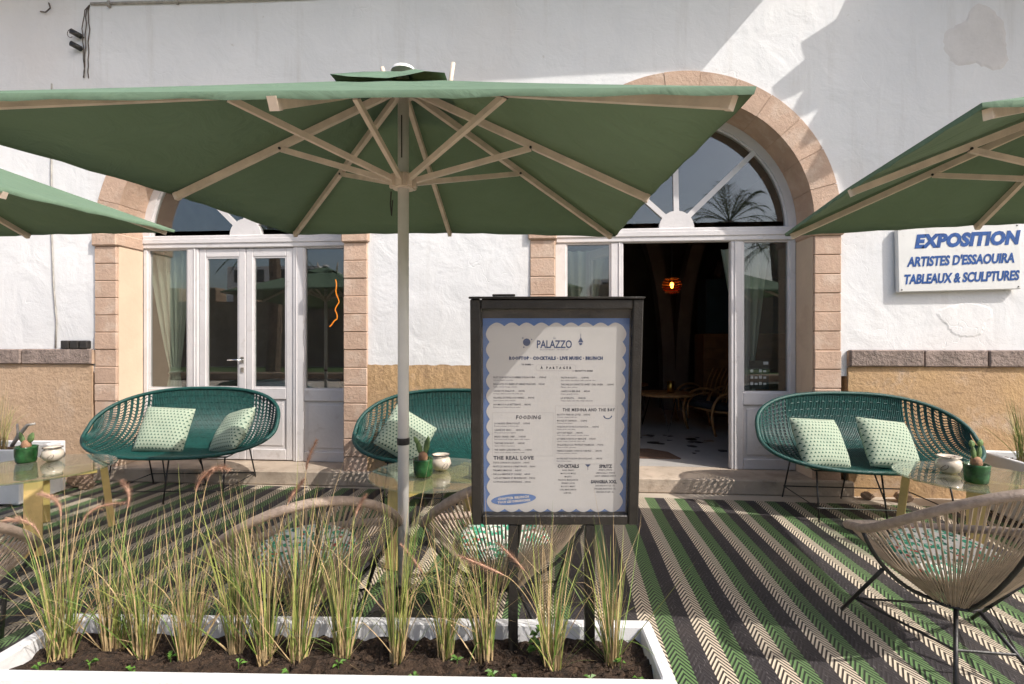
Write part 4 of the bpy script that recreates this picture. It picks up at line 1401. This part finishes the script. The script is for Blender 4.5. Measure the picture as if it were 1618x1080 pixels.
# (x, y) of the tufts in the long planter, found along its middle
tufts = [(-1.64, 1.60, 170, .26, .50, .040, .55, 'leftmost sprawling grass tuft in the long planter', [(-.05, .05, .45, pi, 1.2, .17), (-.10, .02, .40, pi, 1.6, .17), (.05, .03, .44, .3, 1.3, .15)]),
         (-1.50, 1.66, 150, .26, .48, .036, .5, 'second grass tuft from the left end of the long planter', [(.02, .03, .47, 2.8, 1.1, .16)]),
         (-1.37, 1.63, 130, .24, .46, .030, .4, 'third grass tuft from the left end, with a green centre', []),
         (-1.20, 1.62, 160, .28, .50, .034, .4, 'straw-coloured fourth grass tuft from the left end', [(.03, .05, .58, -.6, 1.5, .14), (.01, .02, .55, -.2, .7, .10)]),
         (-1.06, 1.66, 120, .30, .54, .024, .3, 'slim fifth grass tuft from the left end of the planter', []),
         (-.945, 1.63, 130, .28, .52, .028, .3, 'sixth grass tuft from the left end of the planter', [(.05, .06, .50, 0, .3, .09)]),
         (-.825, 1.63, 130, .28, .52, .026, .3, 'seventh grass tuft from the left, below the chair rim', [(.0, .05, .62, .4, .3, .10)]),
         (-.69, 1.66, 140, .28, .50, .030, .32, 'eighth grass tuft from the left, left of the parasol pole', [(.02, .06, .45, 1., .4, .08)]),
         (-.505, 1.66, 130, .28, .52, .024, .25, 'tall slim grass tuft rising just left of the pole foot', []),
         (-.345, 1.68, 120, .26, .48, .026, .4, 'grass tuft right of the pole foot', [(-.09, .05, .26, 3.6, .1, .12)]),
         (-.215, 1.69, 140, .26, .46, .030, .45, 'bushy grass tuft just left of the menu stand legs', []),
         (.01, 1.66, 130, .26, .46, .028, .45, 'grass tuft between the two menu stand legs', [(-.15, -.10, .34, 2.4, .1, .16), (-.09, -.02, .32, 2.2, .15, .12)]),
         (.205, 1.70, 120, .28, .46, .022, .22, 'upright grass tuft at the right end of the long planter', [])]
for k, (x, y, n, h0, h1, rad, dr, lab, sd) in enumerate(tufts):
    clump((x, y - .012, .295), int(n * .70), h0 * .6, h1 * 1.15, rad * .95, sd, 100 + k, lab, droop=dr * 1.5, straw=.36 if k not in (3, 10) else .6, lean_bias=(.16 * sin(k * 2.4), .08 * sin(k * 1.3)))
clump((-2.62, 1.82, .30), 140, .25, .45, .04, [], 300, 'grass tuft in the planter at the lower left edge', group='grasses in the outer planters')
for k, (x, y) in enumerate(((-5.05, 3.95), (-4.72, 4.02))):
    clump((x, y, .42), 150, .25, .52, .05, [], 310 + k, ('tuft of dry grass at the very left edge by the ochre wall', 'tuft of dry grass beside the cactus pot at the left edge')[k], group='grasses in the outer planters', straw=.55)
for k, (x, y) in enumerate(((3.62, 4.12), (3.66, 3.75))):
    clump((x, y, .42), 170, .25, .55, .06, [], 320 + k, ('grass tuft against the ochre wall at the right edge', 'nearer grass tuft in the planter at the right edge')[k], group='grasses in the outer planters', straw=.25)

# seedlings
random.seed(77)
for k, (lx, ly) in enumerate(((-.93, -.09), (-.86, -.11), (-.78, -.07), (-.62, -.10), (-.55, -.02), (-.30, -.06), (-.12, -.10), (.02, -.05), (.28, -.11), (.40, -.02), (.52, -.09), (.60, -.12), (.70, .06), (.82, -.11), (.93, -.02), (.97, -.10))):
    t_ = Matrix.Translation((-.70, 1.635, 0)) @ Matrix.Rotation(PR, 4, 'Z') @ Vector((lx, ly, .30))
    m_ = MB()
    m_.tube([(0, 0, -.01), (0, 0, .018)], .0012, 4)
    for q in range(random.choice((4, 5, 6))):
        a = random.uniform(0, 6.28); L_ = random.uniform(.014, .028); w = L_ * .28; zz_ = random.uniform(.008, .02)
        c_, s_ = cos(a), sin(a)
        m_.add([(0, 0, zz_), (c_ * L_ * .5 - s_ * w, s_ * L_ * .5 + c_ * w, zz_ + .008), (c_ * L_, s_ * L_, zz_ + .004), (c_ * L_ * .5 + s_ * w, s_ * L_ * .5 - c_ * w, zz_ + .008)], [(0, 1, 2, 3)])
    tag(m_.build('seedling', M['leaf'], loc=t_), 'tiny green seedling sprouting from the bare soil between the tufts of the long planter', 'seedling', 'seedlings in the long planter')
# leafy weed between the stand legs
m_ = MB(); random.seed(9)
for q in range(26):
    a = random.uniform(0, 6.28); h = random.uniform(.01, .09); r0 = random.uniform(0, .02); L_ = random.uniform(.02, .04); w = L_ * .35; c_, s_ = cos(a), sin(a)
    b0 = Vector((c_ * r0, s_ * r0, h))
    m_.add([tuple(b0), tuple(b0 + Vector((c_ * L_ * .5 - s_ * w, s_ * L_ * .5 + c_ * w, .012))), tuple(b0 + Vector((c_ * L_, s_ * L_, .002))), tuple(b0 + Vector((c_ * L_ * .5 + s_ * w, s_ * L_ * .5 - c_ * w, .012)))], [(0, 1, 2, 3)])
m_.tube([(0, 0, -.01), (.004, 0, .05), (0, .003, .10)], .002, 5)
tag(m_.build('leafy_weed', M['leaf'], loc=(-.03, 1.71, .297)), 'bright green leafy weed in the soil between the menu stand legs', 'weed')

# ================================================================== MENU STAND
def text_mesh(lines, mat, name):
    """lines: (string, x, z, size, align, bold, shear, spacing, scale_x, angle) in the plane of the poster"""
    mb = MB()
    for (s_, x, z, size, al, bold, shear, spc, sx, ang) in lines:
        cu = bpy.data.curves.new('text', 'FONT'); cu.body = s_; cu.size = size; cu.align_x = al; cu.offset = bold; cu.shear = shear
        cu.space_character = spc; cu.resolution_u = 1 if size < .03 else 3
        ob = bpy.data.objects.new('text', cu); COL.objects.link(ob)
        dg = bpy.context.evaluated_depsgraph_get(); dg.update()
        me = bpy.data.meshes.new_from_object(ob.evaluated_get(dg))
        ca, sa = cos(ang), sin(ang)
        vs = [(x + (v.co.x * sx) * ca - v.co.y * sa, 0, z + (v.co.x * sx) * sa + v.co.y * ca) for v in me.vertices]
        mb.add(vs, [tuple(p.vertices) for p in me.polygons])
        bpy.data.meshes.remove(me); bpy.data.objects.remove(ob); bpy.data.curves.remove(cu)
    return mb.mesh(name, mat)

ms = empty('menu_stand', (.018, 1.745, .29), radians(4.2))
tag(ms, 'black framed restaurant menu board on two posts standing in the long planter', 'menu board')
tilt = radians(5.5); bz = .44
bw, bh, ft = .565, .765, .034
def mpart(o): o.location = (0, 0, bz); o.rotation_euler = (tilt, 0, 0); return o
m_ = MB()
m_.cbox(-bw / 2, -bw / 2 + ft, -.022, .028, 0, bh, .004); m_.cbox(bw / 2 - ft, bw / 2, -.022, .028, 0, bh, .004)
m_.cbox(-bw / 2 + ft + .0005, bw / 2 - ft - .0005, -.0215, .0275, 0, ft, .004); m_.cbox(-bw / 2 + ft + .0005, bw / 2 - ft - .0005, -.0215, .0275, bh - ft, bh, .004)
m_.cbox(-bw / 2 - .004, bw / 2 + .004, -.028, .036, bh + .0005, bh + .008, .002)
m_.cbox(-.21, -.135, -.02, .02, bh + .0085, bh + .016, .002)
fro = mpart(m_.build('frame', M['black_frame'], ms))
m_ = MB(); m_.box(-bw / 2 + ft, bw / 2 - ft, .010, .026, ft, bh - ft); mpart(m_.build('backing_board', M['black_frame'], ms))
pw0, pw1, pz0, pz1 = -bw / 2 + ft + .006, bw / 2 - ft - .004, ft + .002, bh - ft - .030
m_ = MB(); m_.box(pw0, pw1, .0075, .0098, pz0, pz1); po = mpart(m_.build('poster', M['paper_blue'], ms))
# scalloped cream sheet
sx0, sx1, sz0, sz1 = pw0 + .022, pw1 - .022, pz0 + .010, pz1 - .026
pts = []
def scallop(a, b_, n, out):
    for k in range(n):
        for q in range(8):
            f = (k + q / 8) / n
            u = sin(pi * q / 8)
            pts.append((a[0] + (b_[0] - a[0]) * f + out[0] * u * .012, a[1] + (b_[1] - a[1]) * f + out[1] * u * .012))
scallop((sx0, sz0), (sx1, sz0), 9, (0, -1)); scallop((sx1, sz0), (sx1, sz1), 12, (1, 0)); scallop((sx1, sz1), (sx0, sz1), 9, (0, 1)); scallop((sx0, sz1), (sx0, sz0), 12, (-1, 0))
m_ = MB(); m_.add([((sx0 + sx1) / 2, .0066, (sz0 + sz1) / 2)] + [(x, .0066, z) for x, z in pts], [(0, 1 + k, 1 + (k + 1) % len(pts)) for k in range(len(pts))])
def ppart(o): o.parent = po; return o
ppart(m_.build('menu_sheet', M['paper']))
XL = sx0 + .012; XR = .018; XC_ = (sx0 + sx1) / 2
Ht = sz1 - sz0
Z = lambda f: sz1 - Ht * (f if f < .26 else .26 + (f - .26) * .80)            # f = fraction from the top of the sheet
T = []
def ln(s_, x, f, size, al='LEFT', bold=0, sh=0, spc=1, sx=1, ang=0): T.append((s_, x, Z(f), size, al, bold, sh, spc, sx, ang))
ln('ROOFTOP \u00b7 COCKTAILS \u00b7 LIVE MUSIC \u00b7 BRUNCH', XC_, .178, .0150, 'CENTER', .0010, 0, 1.08, .90)
ln('PALAZZO', XC_ - .006, .115, .036, 'CENTER', .0008, 0, 1.0, .74)
ln('le', XC_ - .006, .068, .012, 'CENTER', 0, .3)
ln('RESTAURANT - ROOFTOP', XC_ - .006, .128, .0065, 'CENTER', 0, 0, 1.3)
BLUE = list(T); T.clear()
ln('TO SHARE \u2014', XC_ - .075, .208, .0075, 'RIGHT', .0003); ln('\u2014 OR NOT TO SHARE', XC_ + .055, .242, .0075, 'LEFT', .0003)
ln('\u00c0 PARTAGER', XC_, .228, .0115, 'CENTER', .0004, 0, 1.9)
L1 = (('FILET DE BOEUF AUX HERBES D\'ESSAOUIRA . . . 170DHS', 'Servi avec légumes et pommes'), ('BRIOUATES FOURRÉES ET HERBES FRAÎCHES . . 90DHS', 'Feuilles de brick, fromage, coriandre'),
      ('CAVIAR DE ZAALOUK . . . 60DHS', 'Aubergines fumées au four, huile d\'olive, pain'), ('FALAFELS DE FÈVES AUX HERBES . . . 80DHS', 'Sauce au yaourt, citron, coriandre'), ('HOUMOUS À LA BETTERAVE . . . 80DHS', 'Betterave, pois chiches, crème de sésame'))
for k, (a, b_) in enumerate(L1): ln(a, XL, .282 + k * .046, .0086, 'LEFT', .0001, 0, 1.02); ln(b_, XL, .282 + k * .046 + .0165, .0066)
R1 = (('PASTA ROSATO . . . 120DHS', 'Sauce tomate, crème fraîche, basilic, parmesan, olives'), ('TARTARE DE CREVETTES SWEET CHILI GREEN . . . 120DHS', 'Mangue, citron, piment'), ('CARPE D\'AUBERGINE . . . 80DHS', 'Sésame, grenade, herbes'), ('LA BURRATA . . . 140DHS', 'Tomates, basilic, huile d\'olive, vinaigre balsamique'))
for k, (a, b_) in enumerate(R1): ln(a, XR, .284 + k * .046, .0084, 'LEFT', .0001); ln(b_, XR, .284 + k * .046 + .0165, .0066)
ln('FOODING', XL + .075, .560, .0185, 'LEFT', .0006, .15, 1.15)
F1 = (('LA SALADE CÉSAR POULET . . 110DHS', 'Romaine, parmesan, croûtons, poulet'), ('CARRÉ DE VEAU . . . 180DHS', 'Purée maison, jus corsé, légumes'), ('BREAD GRAND CHEF . . . 110DHS', 'Pain brioché, boeuf, fromage, oignons confits, roquette'), ('TARTARE DE BOEUF . . . 140DHS', 'Câpres, échalotes, frites maison'), ('THE GREEN GARDENBOWL . . . 110DHS', 'Quinoa, avocat, edamame, concombre, sésame'))
for k, (a, b_) in enumerate(F1): ln(a, XL + .003, .595 + k * .0455, .0086, 'LEFT', .0001, 0, 1.02); ln(b_, XL + .003, .595 + k * .0455 + .0165, .0066)
ln('THE MEDINA AND THE BAY', XR + .095, .506, .0145, 'CENTER', .0005, 0, 1.2, .92)
G1 = (('RISOTTO FINE DES CÔTES . . 150DHS', 'Crevettes, calamars, parmesan'), ('MOULES ET HARRISSA . . . 120DHS', 'Pommes frites maison'), ('POISSON DU JOUR À LA PLANCHA . . . 160DHS', 'Légumes grillés, sauce vierge'), ('LE POULET BELDI . . . 140DHS', 'Olives, citron confit, coriandre, pommes de terre'), ('LE TAJINE POISSON DU MARCHÉ . . 150DHS', 'Légumes, tomates, chermoula, citron confit'), ('TAGLIATELLE À LA TRUFFE ET PARMESAN . . 170DHS', 'Crème de truffe, parmesan'), ('TAJINE D\'AGNEAU CUISSON 7 HEURES . . . 180DHS', 'Pruneaux, amandes, semoule'), ('NOTRE FILET POISSON CROUSTILLANT . . . 140DHS', 'Sauce tartare maison'))
for k, (a, b_) in enumerate(G1): ln(a, XR - .012, .535 + k * .0415 + (.012 if k == 7 else 0), .0083, 'LEFT', .0001); ln(b_, XR - .012, .535 + k * .0415 + .0155 + (.012 if k == 7 else 0), .0066)
ln('THE REAL LOVE', XL, .868 - .03, .0165, 'LEFT', .0008, 0, 1.15, 1.15)
for k, a in enumerate(('TARTE CITRON DU PALAZZO . . 60DHS', 'FRUITS DE SAISON & SORBET FRUITS . . 70DHS', 'TIRAMISU MAISON . . 60DHS', 'THÉ À LA MENTHE ET CORNES . . 60DHS', 'CAFÉ GOURMAND ET MIGNARDISES . . 70DHS', 'COUPE DE GLACE ARTISANALE . . 60DHS')):
    ln(a, XL - .002, .866 + k * .0268, .0084, 'LEFT', .0001, 0, 1.02)
ln('COCKTAILS', XR + .028, .904 - .008, .0165, 'CENTER', .0009, 0, 1, .92); ln('SPRITZ', XR + .155, .904 - .008, .0155, 'CENTER', .0009)
ln('SANGRIA XXL', XR + .150, 1.004, .0155, 'CENTER', .0009)
for k, a in enumerate(('BASIL SMASH', 'MOSCOW MULE', 'MOJITO', 'PASSION MARGARITA', 'WHISKY SOUR', 'BLOODY MARY', 'CHILI MARGARITA', '& MORE...')): ln(a, XR + .028, .918 + k * .0228, .0078, 'CENTER', .0001)
for k, a in enumerate(('APEROL SPRITZ', 'LIMONCELLO SPRITZ', 'SAINT GERMAIN SPRITZ')): ln(a, XR + .155, .916 + k * .0212, .0076, 'CENTER', .0001)
for k, a in enumerate(('SANGRIA ROUGE 1.5L', 'SANGRIA BLANCHE 1.5L', 'SANGRIA ROSÉ 1.5L')): ln(a, XR + .155, 1.026 + k * .0222, .0076, 'CENTER', .0001)
# squeeze the lower blocks so that everything stays on the sheet
T2 = []
for (s_, x, z, size, al, bold, sh, spc, sx, ang) in T:
    T2.append((s_, x, z, size, al, bold, sh, spc, sx * .82 if len(s_) > 26 else sx * .9, ang))
o = link('menu_text', text_mesh(T2, M['ink'], 'menu_text')); o.location = (0, .0060, 0); ppart(o)
o = link('menu_title', text_mesh(BLUE, M['ink_blue'], 'menu_title')); o.location = (0, .0059, 0); ppart(o)
# thin frames round the blocks, the pill round the heading
m_ = MB()
def outline(xa, xb, za, zb, w=.0009, r=0):
    if r:
        P = []
        for cx_, cz_, a0 in ((xb - r, zb - r, 0), (xa + r, zb - r, pi / 2), (xa + r, za + r, pi), (xb - r, za + r, 1.5 * pi)):
            for q in range(7): P.append((cx_, cz_, a0 + pi / 2 * q / 6))
        n = len(P); vs = [(cx_ + r * cos(a), .0061, cz_ + r * sin(a)) for cx_, cz_, a in P] + [(cx_ + (r - w) * cos(a), .0061, cz_ + (r - w) * sin(a)) for cx_, cz_, a in P]
        m_.add(vs, [(k, (k + 1) % n, n + (k + 1) % n, n + k) for k in range(n)])
    else:
        for a, b_, c_, d_ in ((xa, xb, za, za + w), (xa, xb, zb - w, zb), (xa, xa + w, za, zb), (xb - w, xb, za, zb)):
            m_.add([(a, .0061, c_), (b_, .0061, c_), (b_, .0061, d_), (a, .0061, d_)], [(0, 1, 2, 3)])
outline(XC_ - .067, XC_ + .067, Z(.238), Z(.205), .0011, .008)
outline(XL - .004, XR - .024, Z(.815), Z(.515)); outline(XR - .018, sx1 - .012, Z(.870), Z(.468))
ppart(m_.build('rule_lines', M['rule']))
# round emblem, lantern, fish, cocktail and the blue oval
m_ = MB()
ex, ez = XC_ - .098, Z(.085)
m_.add([(ex, .0060, ez)] + [(ex + .0125 * cos(2 * pi * k / 24), .0060, ez + .0125 * sin(2 * pi * k / 24)) for k in range(24)], [(0, 1 + k, 1 + (k + 1) % 24) for k in range(24)])
for a in (.5, 2.3, 4.2): m_.add([(ex + .019 * cos(a) + d * .002, .0060, ez + .019 * sin(a) + e * .002) for d, e in ((-1, -1), (1, -1), (1, 1), (-1, 1))], [(0, 1, 2, 3)])
lx, lz = XC_ + .082, Z(.07)
m_.add([(lx - .0007, .0060, lz), (lx + .0007, .0060, lz), (lx + .0007, .0060, lz + .02), (lx - .0007, .0060, lz + .02)], [(0, 1, 2, 3)])
m_.add([(lx, .0060, lz + .008), (lx + .006, .0060, lz - .004), (lx + .009, .0060, lz - .010), (lx - .009, .0060, lz - .010), (lx - .006, .0060, lz - .004)], [(0, 4, 3, 2, 1)])
m_.add([(lx - .006, .0060, lz - .012), (lx + .006, .0060, lz - .012), (lx + .004, .0060, lz - .018), (lx - .003, .0060, lz - .020)], [(0, 1, 2, 3)])
fx, fz = sx1 - .045, Z(.548)
for q in range(10):
    a0, a1 = pi + pi * q / 10, pi + pi * (q + 1) / 10
    m_.add([(fx + r_ * cos(a), .0060, fz + .006 + r_ * .8 * sin(a)) for r_, a in ((.011, a0), (.015, a0), (.015, a1), (.011, a1))], [(0, 1, 2, 3)])
cx_, cz_ = XR + .095, Z(.884)
m_.add([(cx_ - .010, .0060, cz_ + .006), (cx_ + .010, .0060, cz_ + .006), (cx_, .0060, cz_ - .004)], [(0, 1, 2)])
m_.add([(cx_ - .0007, .0060, cz_ - .014), (cx_ + .0007, .0060, cz_ - .014), (cx_ + .0007, .0060, cz_ - .003), (cx_ - .0007, .0060, cz_ - .003)], [(0, 1, 2, 3)])
ppart(m_.build('emblem', M['ink_blue']))
m_ = MB(); ox, oz = XL + .068, sz0 + .034; an = radians(5)
m_.add([(ox, .0058, oz)] + [(ox + .077 * cos(2 * pi * k / 40) * cos(an) - .019 * sin(2 * pi * k / 40) * sin(an), .0058, oz + .077 * cos(2 * pi * k / 40) * sin(an) + .019 * sin(2 * pi * k / 40) * cos(an)) for k in range(40)], [(0, 1 + k, 1 + (k + 1) % 40) for k in range(40)])
ov = ppart(m_.build('oval_badge', M['paper_blue']))
o = link('badge_text', text_mesh([('CHAPTER BRUNCH', ox, oz + .002, .0115, 'CENTER', .0006, 0, 1.1, 1, an), ('TOUS LES DIMANCHES', ox + .002, oz - .010, .0105, 'CENTER', .0006, 0, 1.05, 1, an)], M['paper'], 'badge_text')); o.location = (0, .0050, 0); ppart(o)
m_ = MB(); m_.box(-bw / 2 + ft - .002, bw / 2 - ft + .002, -.006, -.003, ft - .002, bh - ft + .002); mpart(m_.build('glass_pane', M['poster_glass'], ms))
for x in (-.142, .120):
    m_ = MB(); m_.cbox(x - .0165, x + .0165, -.018, .020, -.14, bz - .002, .003); m_.build('post', M['black_frame'], ms)

# ================================================================== EXHIBITION SIGN
t = empty('exhibition_sign', (3.505, BY - .055, 1.79)); t.rotation_euler = (0, radians(-1.2), 0)
tag(t, 'white wall sign with blue hand painted French lettering about an exhibition', 'sign')
m_ = MB(); m_.cbox(-.495, .495, 0, .045, 0, .56, .006); m_.build('sign_board', M['sign'], t)
for sx_ in (-1, 1):
    for z in (.02, .54):
        m_ = MB(); m_.tube([(sx_ * .47, -.003, z), (sx_ * .47, .01, z)], .006, 8); m_.build('screw', M['black_steel'], t)
    m_ = MB(); m_.cbox(sx_ * .35 - .04, sx_ * .35 + .04, .0455, .0545, .2, .36, .001); m_.build('batten', M['mortar'], t)
for row in (('EXPOSITION', .06, .385, .150, 'CENTER', .0095, .22, 1.05, .94, radians(.5)),
            ("ARTISTES D'ESSAOUIRA", .01, .225, .112, 'CENTER', .0045, .22, 1.0, .73, radians(.6)),
            ('TABLEAUX & SCULPTURES', .01, .075, .112, 'CENTER', .0045, .22, 1.0, .70, radians(.6))):
    o = link('lettering', text_mesh([row], M['sign_blue'], 'lettering'), t); o.location = (0, -.0022, 0)

# ================================================================== WALL FITTINGS
t = empty('spot_lamp_cluster', (-4.60, BY - .005, 4.30)); tag(t, 'two small dark spotlights with loose wiring high on the white wall', 'light')
for k, z in enumerate((.06, -.06)):
    m_ = MB(); m_.tube([(.03, -.02, z - .02), (-.04, -.06, z + .015)], .026, 10); m_.build('spotlight', M['dark_plastic'], t, True)
    m_ = MB(); m_.tube([(.04, .0, z - .02), (.02, -.035, z - .01)], .008, 6); m_.build('bracket', M['dark_plastic'], t, True)
m_ = MB(); m_.tube([(-.07 + .035 * cos(a), -.03, .07 + .04 * sin(a)) for a in [k * .35 for k in range(16)]], .003, 5); m_.build('wire_loop', M['dark_cable'], t, True)
random.seed(14)
m_ = MB()
for j in range(3):
    pts = [(-4.50, BY - .006, 4.66)]
    x, z = -4.50, 4.66
    while z > 3.98:
        z -= .06; x += random.uniform(-.016, .012); pts.append((x - .012 * j, BY - .008 - .006 * j, z))
    m_.tube(pts, .0045, 5)
tag(m_.build('cable_run', M['dark_cable'], smooth=True), 'tangled brown cables hanging down the white wall beside the spotlights', 'cable')
m_ = MB(); m_.tube([(-4.48, BY - .012, 4.665), (-3.4, BY - .012, 4.64), (-2.2, BY - .012, 4.61), (-1.0, BY - .012, 4.66)], .013, 8)
for k in range(5): m_.box(-4.3 + k * .7, -4.28 + k * .7, BY - .028, BY, 4.62, 4.68)
tag(m_.build('conduit', M['cable'], smooth=True), 'thin beige conduit running along the top of the white wall', 'conduit')
m_ = MB(); m_.tube([(-5.02, BY - .007, 4.62), (-4.95, BY - .02, 4.60), (-4.90, BY - .02, 4.64), (-4.93, BY - .007, 4.70)], .006, 6)
tag(m_.build('wire_hook', M['dark_cable'], smooth=True), 'bent rusty wire hook at the top left of the wall', 'hook')
m_ = MB(); m_.tube([(-4.897, BY - .009, 3.9), (-4.90, BY - .010, 3.0), (-4.895, BY - .010, 2.4), (-4.875, BY - .011, 1.9), (-4.845, BY - .010, 1.55), (-4.855, BY - .010, 1.29)], .007, 6)
tag(m_.build('wall_cable', M['cable'], smooth=True), 'thin grey cable running down the white wall at the far left', 'cable')
t = empty('socket_row', (-4.62, BY - .045, 1.283)); tag(t, 'row of three small black sockets above the grey stone band', 'socket')
for k in range(3):
    m_ = MB(); m_.cbox(-.14 + k * .098, -.14 + k * .098 + .085, -.012, .04, .002, .082, .008); m_.build('socket', M['dark_plastic'], t)
# stray stones at the foot of the walls
random.seed(41)
for k, (x, y, s_) in enumerate(((-4.34, 4.40, .11), (-4.22, 4.34, .07), (2.72, 4.55, .05), (2.98, 4.50, .07))):
    m_ = MB(); n1, n2 = 6, 9; vs = []
    for i in range(n1 + 1):
        a = pi * i / n1
        for q in range(n2):
            b_ = 2 * pi * q / n2; r_ = s_ * random.uniform(.8, 1.15)
            vs.append((r_ * sin(a) * cos(b_), r_ * .8 * sin(a) * sin(b_), s_ * .62 + r_ * .72 * cos(a)))
    m_.add(vs, [(i * n2 + q, (i + 1) * n2 + q, (i + 1) * n2 + (q + 1) % n2, i * n2 + (q + 1) % n2) for i in range(n1) for q in range(n2)])
    tag(m_.build('loose_stone', M['rubble'], loc=(x, y, .0)), ('largest loose stone by the left sofa at the wall foot', 'smaller loose stone beside the largest one near the left sofa', 'small loose stone below the right-hand sofa', 'bigger loose stone by the table legs under the sign')[k], 'stone', 'loose stones at the wall foot')
# driftwood resting on the left planter
m_ = MB(); m_.tube([(-4.52, 3.95, .475), (-4.44, 3.93, .56), (-4.38, 3.95, .65), (-4.33, 3.97, .66)], [.014, .017, .013, .010], 7); m_.tube([(-4.44, 3.93, .56), (-4.47, 3.95, .66)], [.011, .007], 6)
tag(m_.build('driftwood', M['cable'], smooth=True), 'grey piece of driftwood sticking up from the planter at the left', 'driftwood')

# ================================================================== ACROSS THE SQUARE (seen in the window glass)
m_ = MB(); m_.add([(-40, -16, .02), (40, -16, .02), (40, -7, .02), (-40, -7, .02)], [(0, 1, 2, 3)]); tag(m_.build('lawn', M['lawn']), kind='structure')
t = empty('rampart', (0, -17, 0)); tag(t, 'long sand coloured rampart wall across the square, mirrored in the glass', 'wall')
m_ = MB(); m_.box(-45, 45, -1, 0, 0, 3.6); m_.build('wall', M['rampart'], t)
for k in range(40):
    m_ = MB(); m_.cbox(-44 + k * 2.2, -44 + k * 2.2 + 1.2, -1, -.02, 3.602, 4.4, .05); m_.build('merlon', M['rampart'], t)
t = empty('garden_wall', (0, -7.2, 0)); tag(t, 'low rubble wall edging the lawn across the square', 'wall')
m_ = MB(); m_.cbox(-30, 30, -.2, .2, 0, .28, .04); m_.build('wall_body', M['rampart'], t)
for k, (x, y, w, h, d) in enumerate(((-14, -34, 9, 7.5, 8), (-4, -40, 7, 9, 8), (9, -36, 10, 7, 8), (-26, -36, 9, 8.5, 8))):
    t = empty('white_house', (x, y, 0)); tag(t, ('white flat-roofed house left of the tallest one beyond the rampart', 'tallest white house beyond the rampart', 'wide white house right of the tallest one beyond the rampart', 'leftmost white house beyond the rampart')[k], 'house', 'houses beyond the rampart')
    m_ = MB(); m_.box(-w / 2, w / 2, -d, 0, 0, h); m_.build('wall', M['house'], t)
    for r_ in range(2):
        for c_ in range(4):
            m_ = MB(); m_.box(-w / 2 + w * (c_ + .3) / 4, -w / 2 + w * (c_ + .62) / 4, .0, .02, h - 3.4 + r_ * 1.9, h - 2.2 + r_ * 1.9); m_.build('window', M['window_dark'], t)


def palm(loc, h, seed, label):
    r_ = random.Random(seed); t = empty('palm_tree', loc)
    m_ = MB(); n = 14
    m_.tube([(.12 * sin(k * .25), .1 * sin(k * .2 + 1), h * k / n) for k in range(n + 1)], [.26 - .08 * k / n + (.02 if k % 2 else 0) for k in range(n + 1)], 10)
    m_.build('trunk', M['trunk'], t)
    top = Vector((.12 * sin(n * .25), .1 * sin(n * .2 + 1), h))
    m_ = MB()
    for f in range(40):
        az = r_.uniform(0, 2 * pi); el = r_.uniform(-.5, 1.2); L_ = r_.uniform(1.5, 2.1)
        d = Vector((cos(az) * cos(el), sin(az) * cos(el), sin(el)))
        P = bez(top, top + d * L_ * .5, top + d * L_ * .85 + Vector((0, 0, -.1)), top + d * L_ * 1.05 + Vector((0, 0, -.6)), 12)
        m_.tube(P, .015, 4)
        sd = d.cross(Vector((0, 0, 1))).normalized()
        for k in range(2, 13):
            for s_ in (-1, 1):
                tg = (P[min(12, k + 1)] - P[k - 1]).normalized()
                e = P[k] + (sd * s_ * .75 + tg * .8 + Vector((0, 0, -.15))).normalized() * (.55 * (1 - .5 * abs(k - 6) / 6))
                m_.add([tuple(P[k] - tg * .02), tuple(P[k] + tg * .02), tuple(e)], [(0, 1, 2)])
    m_.build('crown', M['frond'], t)
    tag(t, label, 'palm tree', 'palms across the square')
palm((-10.7, -9.0, 0), 5.4, 1, 'palm tree whose trunk is mirrored in the closed doors')
palm((7.3, -11.0, 0), 6.2, 2, 'palm tree mirrored in the fanlight over the open doorway')
palm((9.9, -13.0, 0), 5.7, 3, 'shorter palm tree beside the one mirrored in the fanlight')
palm((-1.5, -12.0, 0), 4.6, 4, 'small palm tree standing in the middle of the lawn across the square')
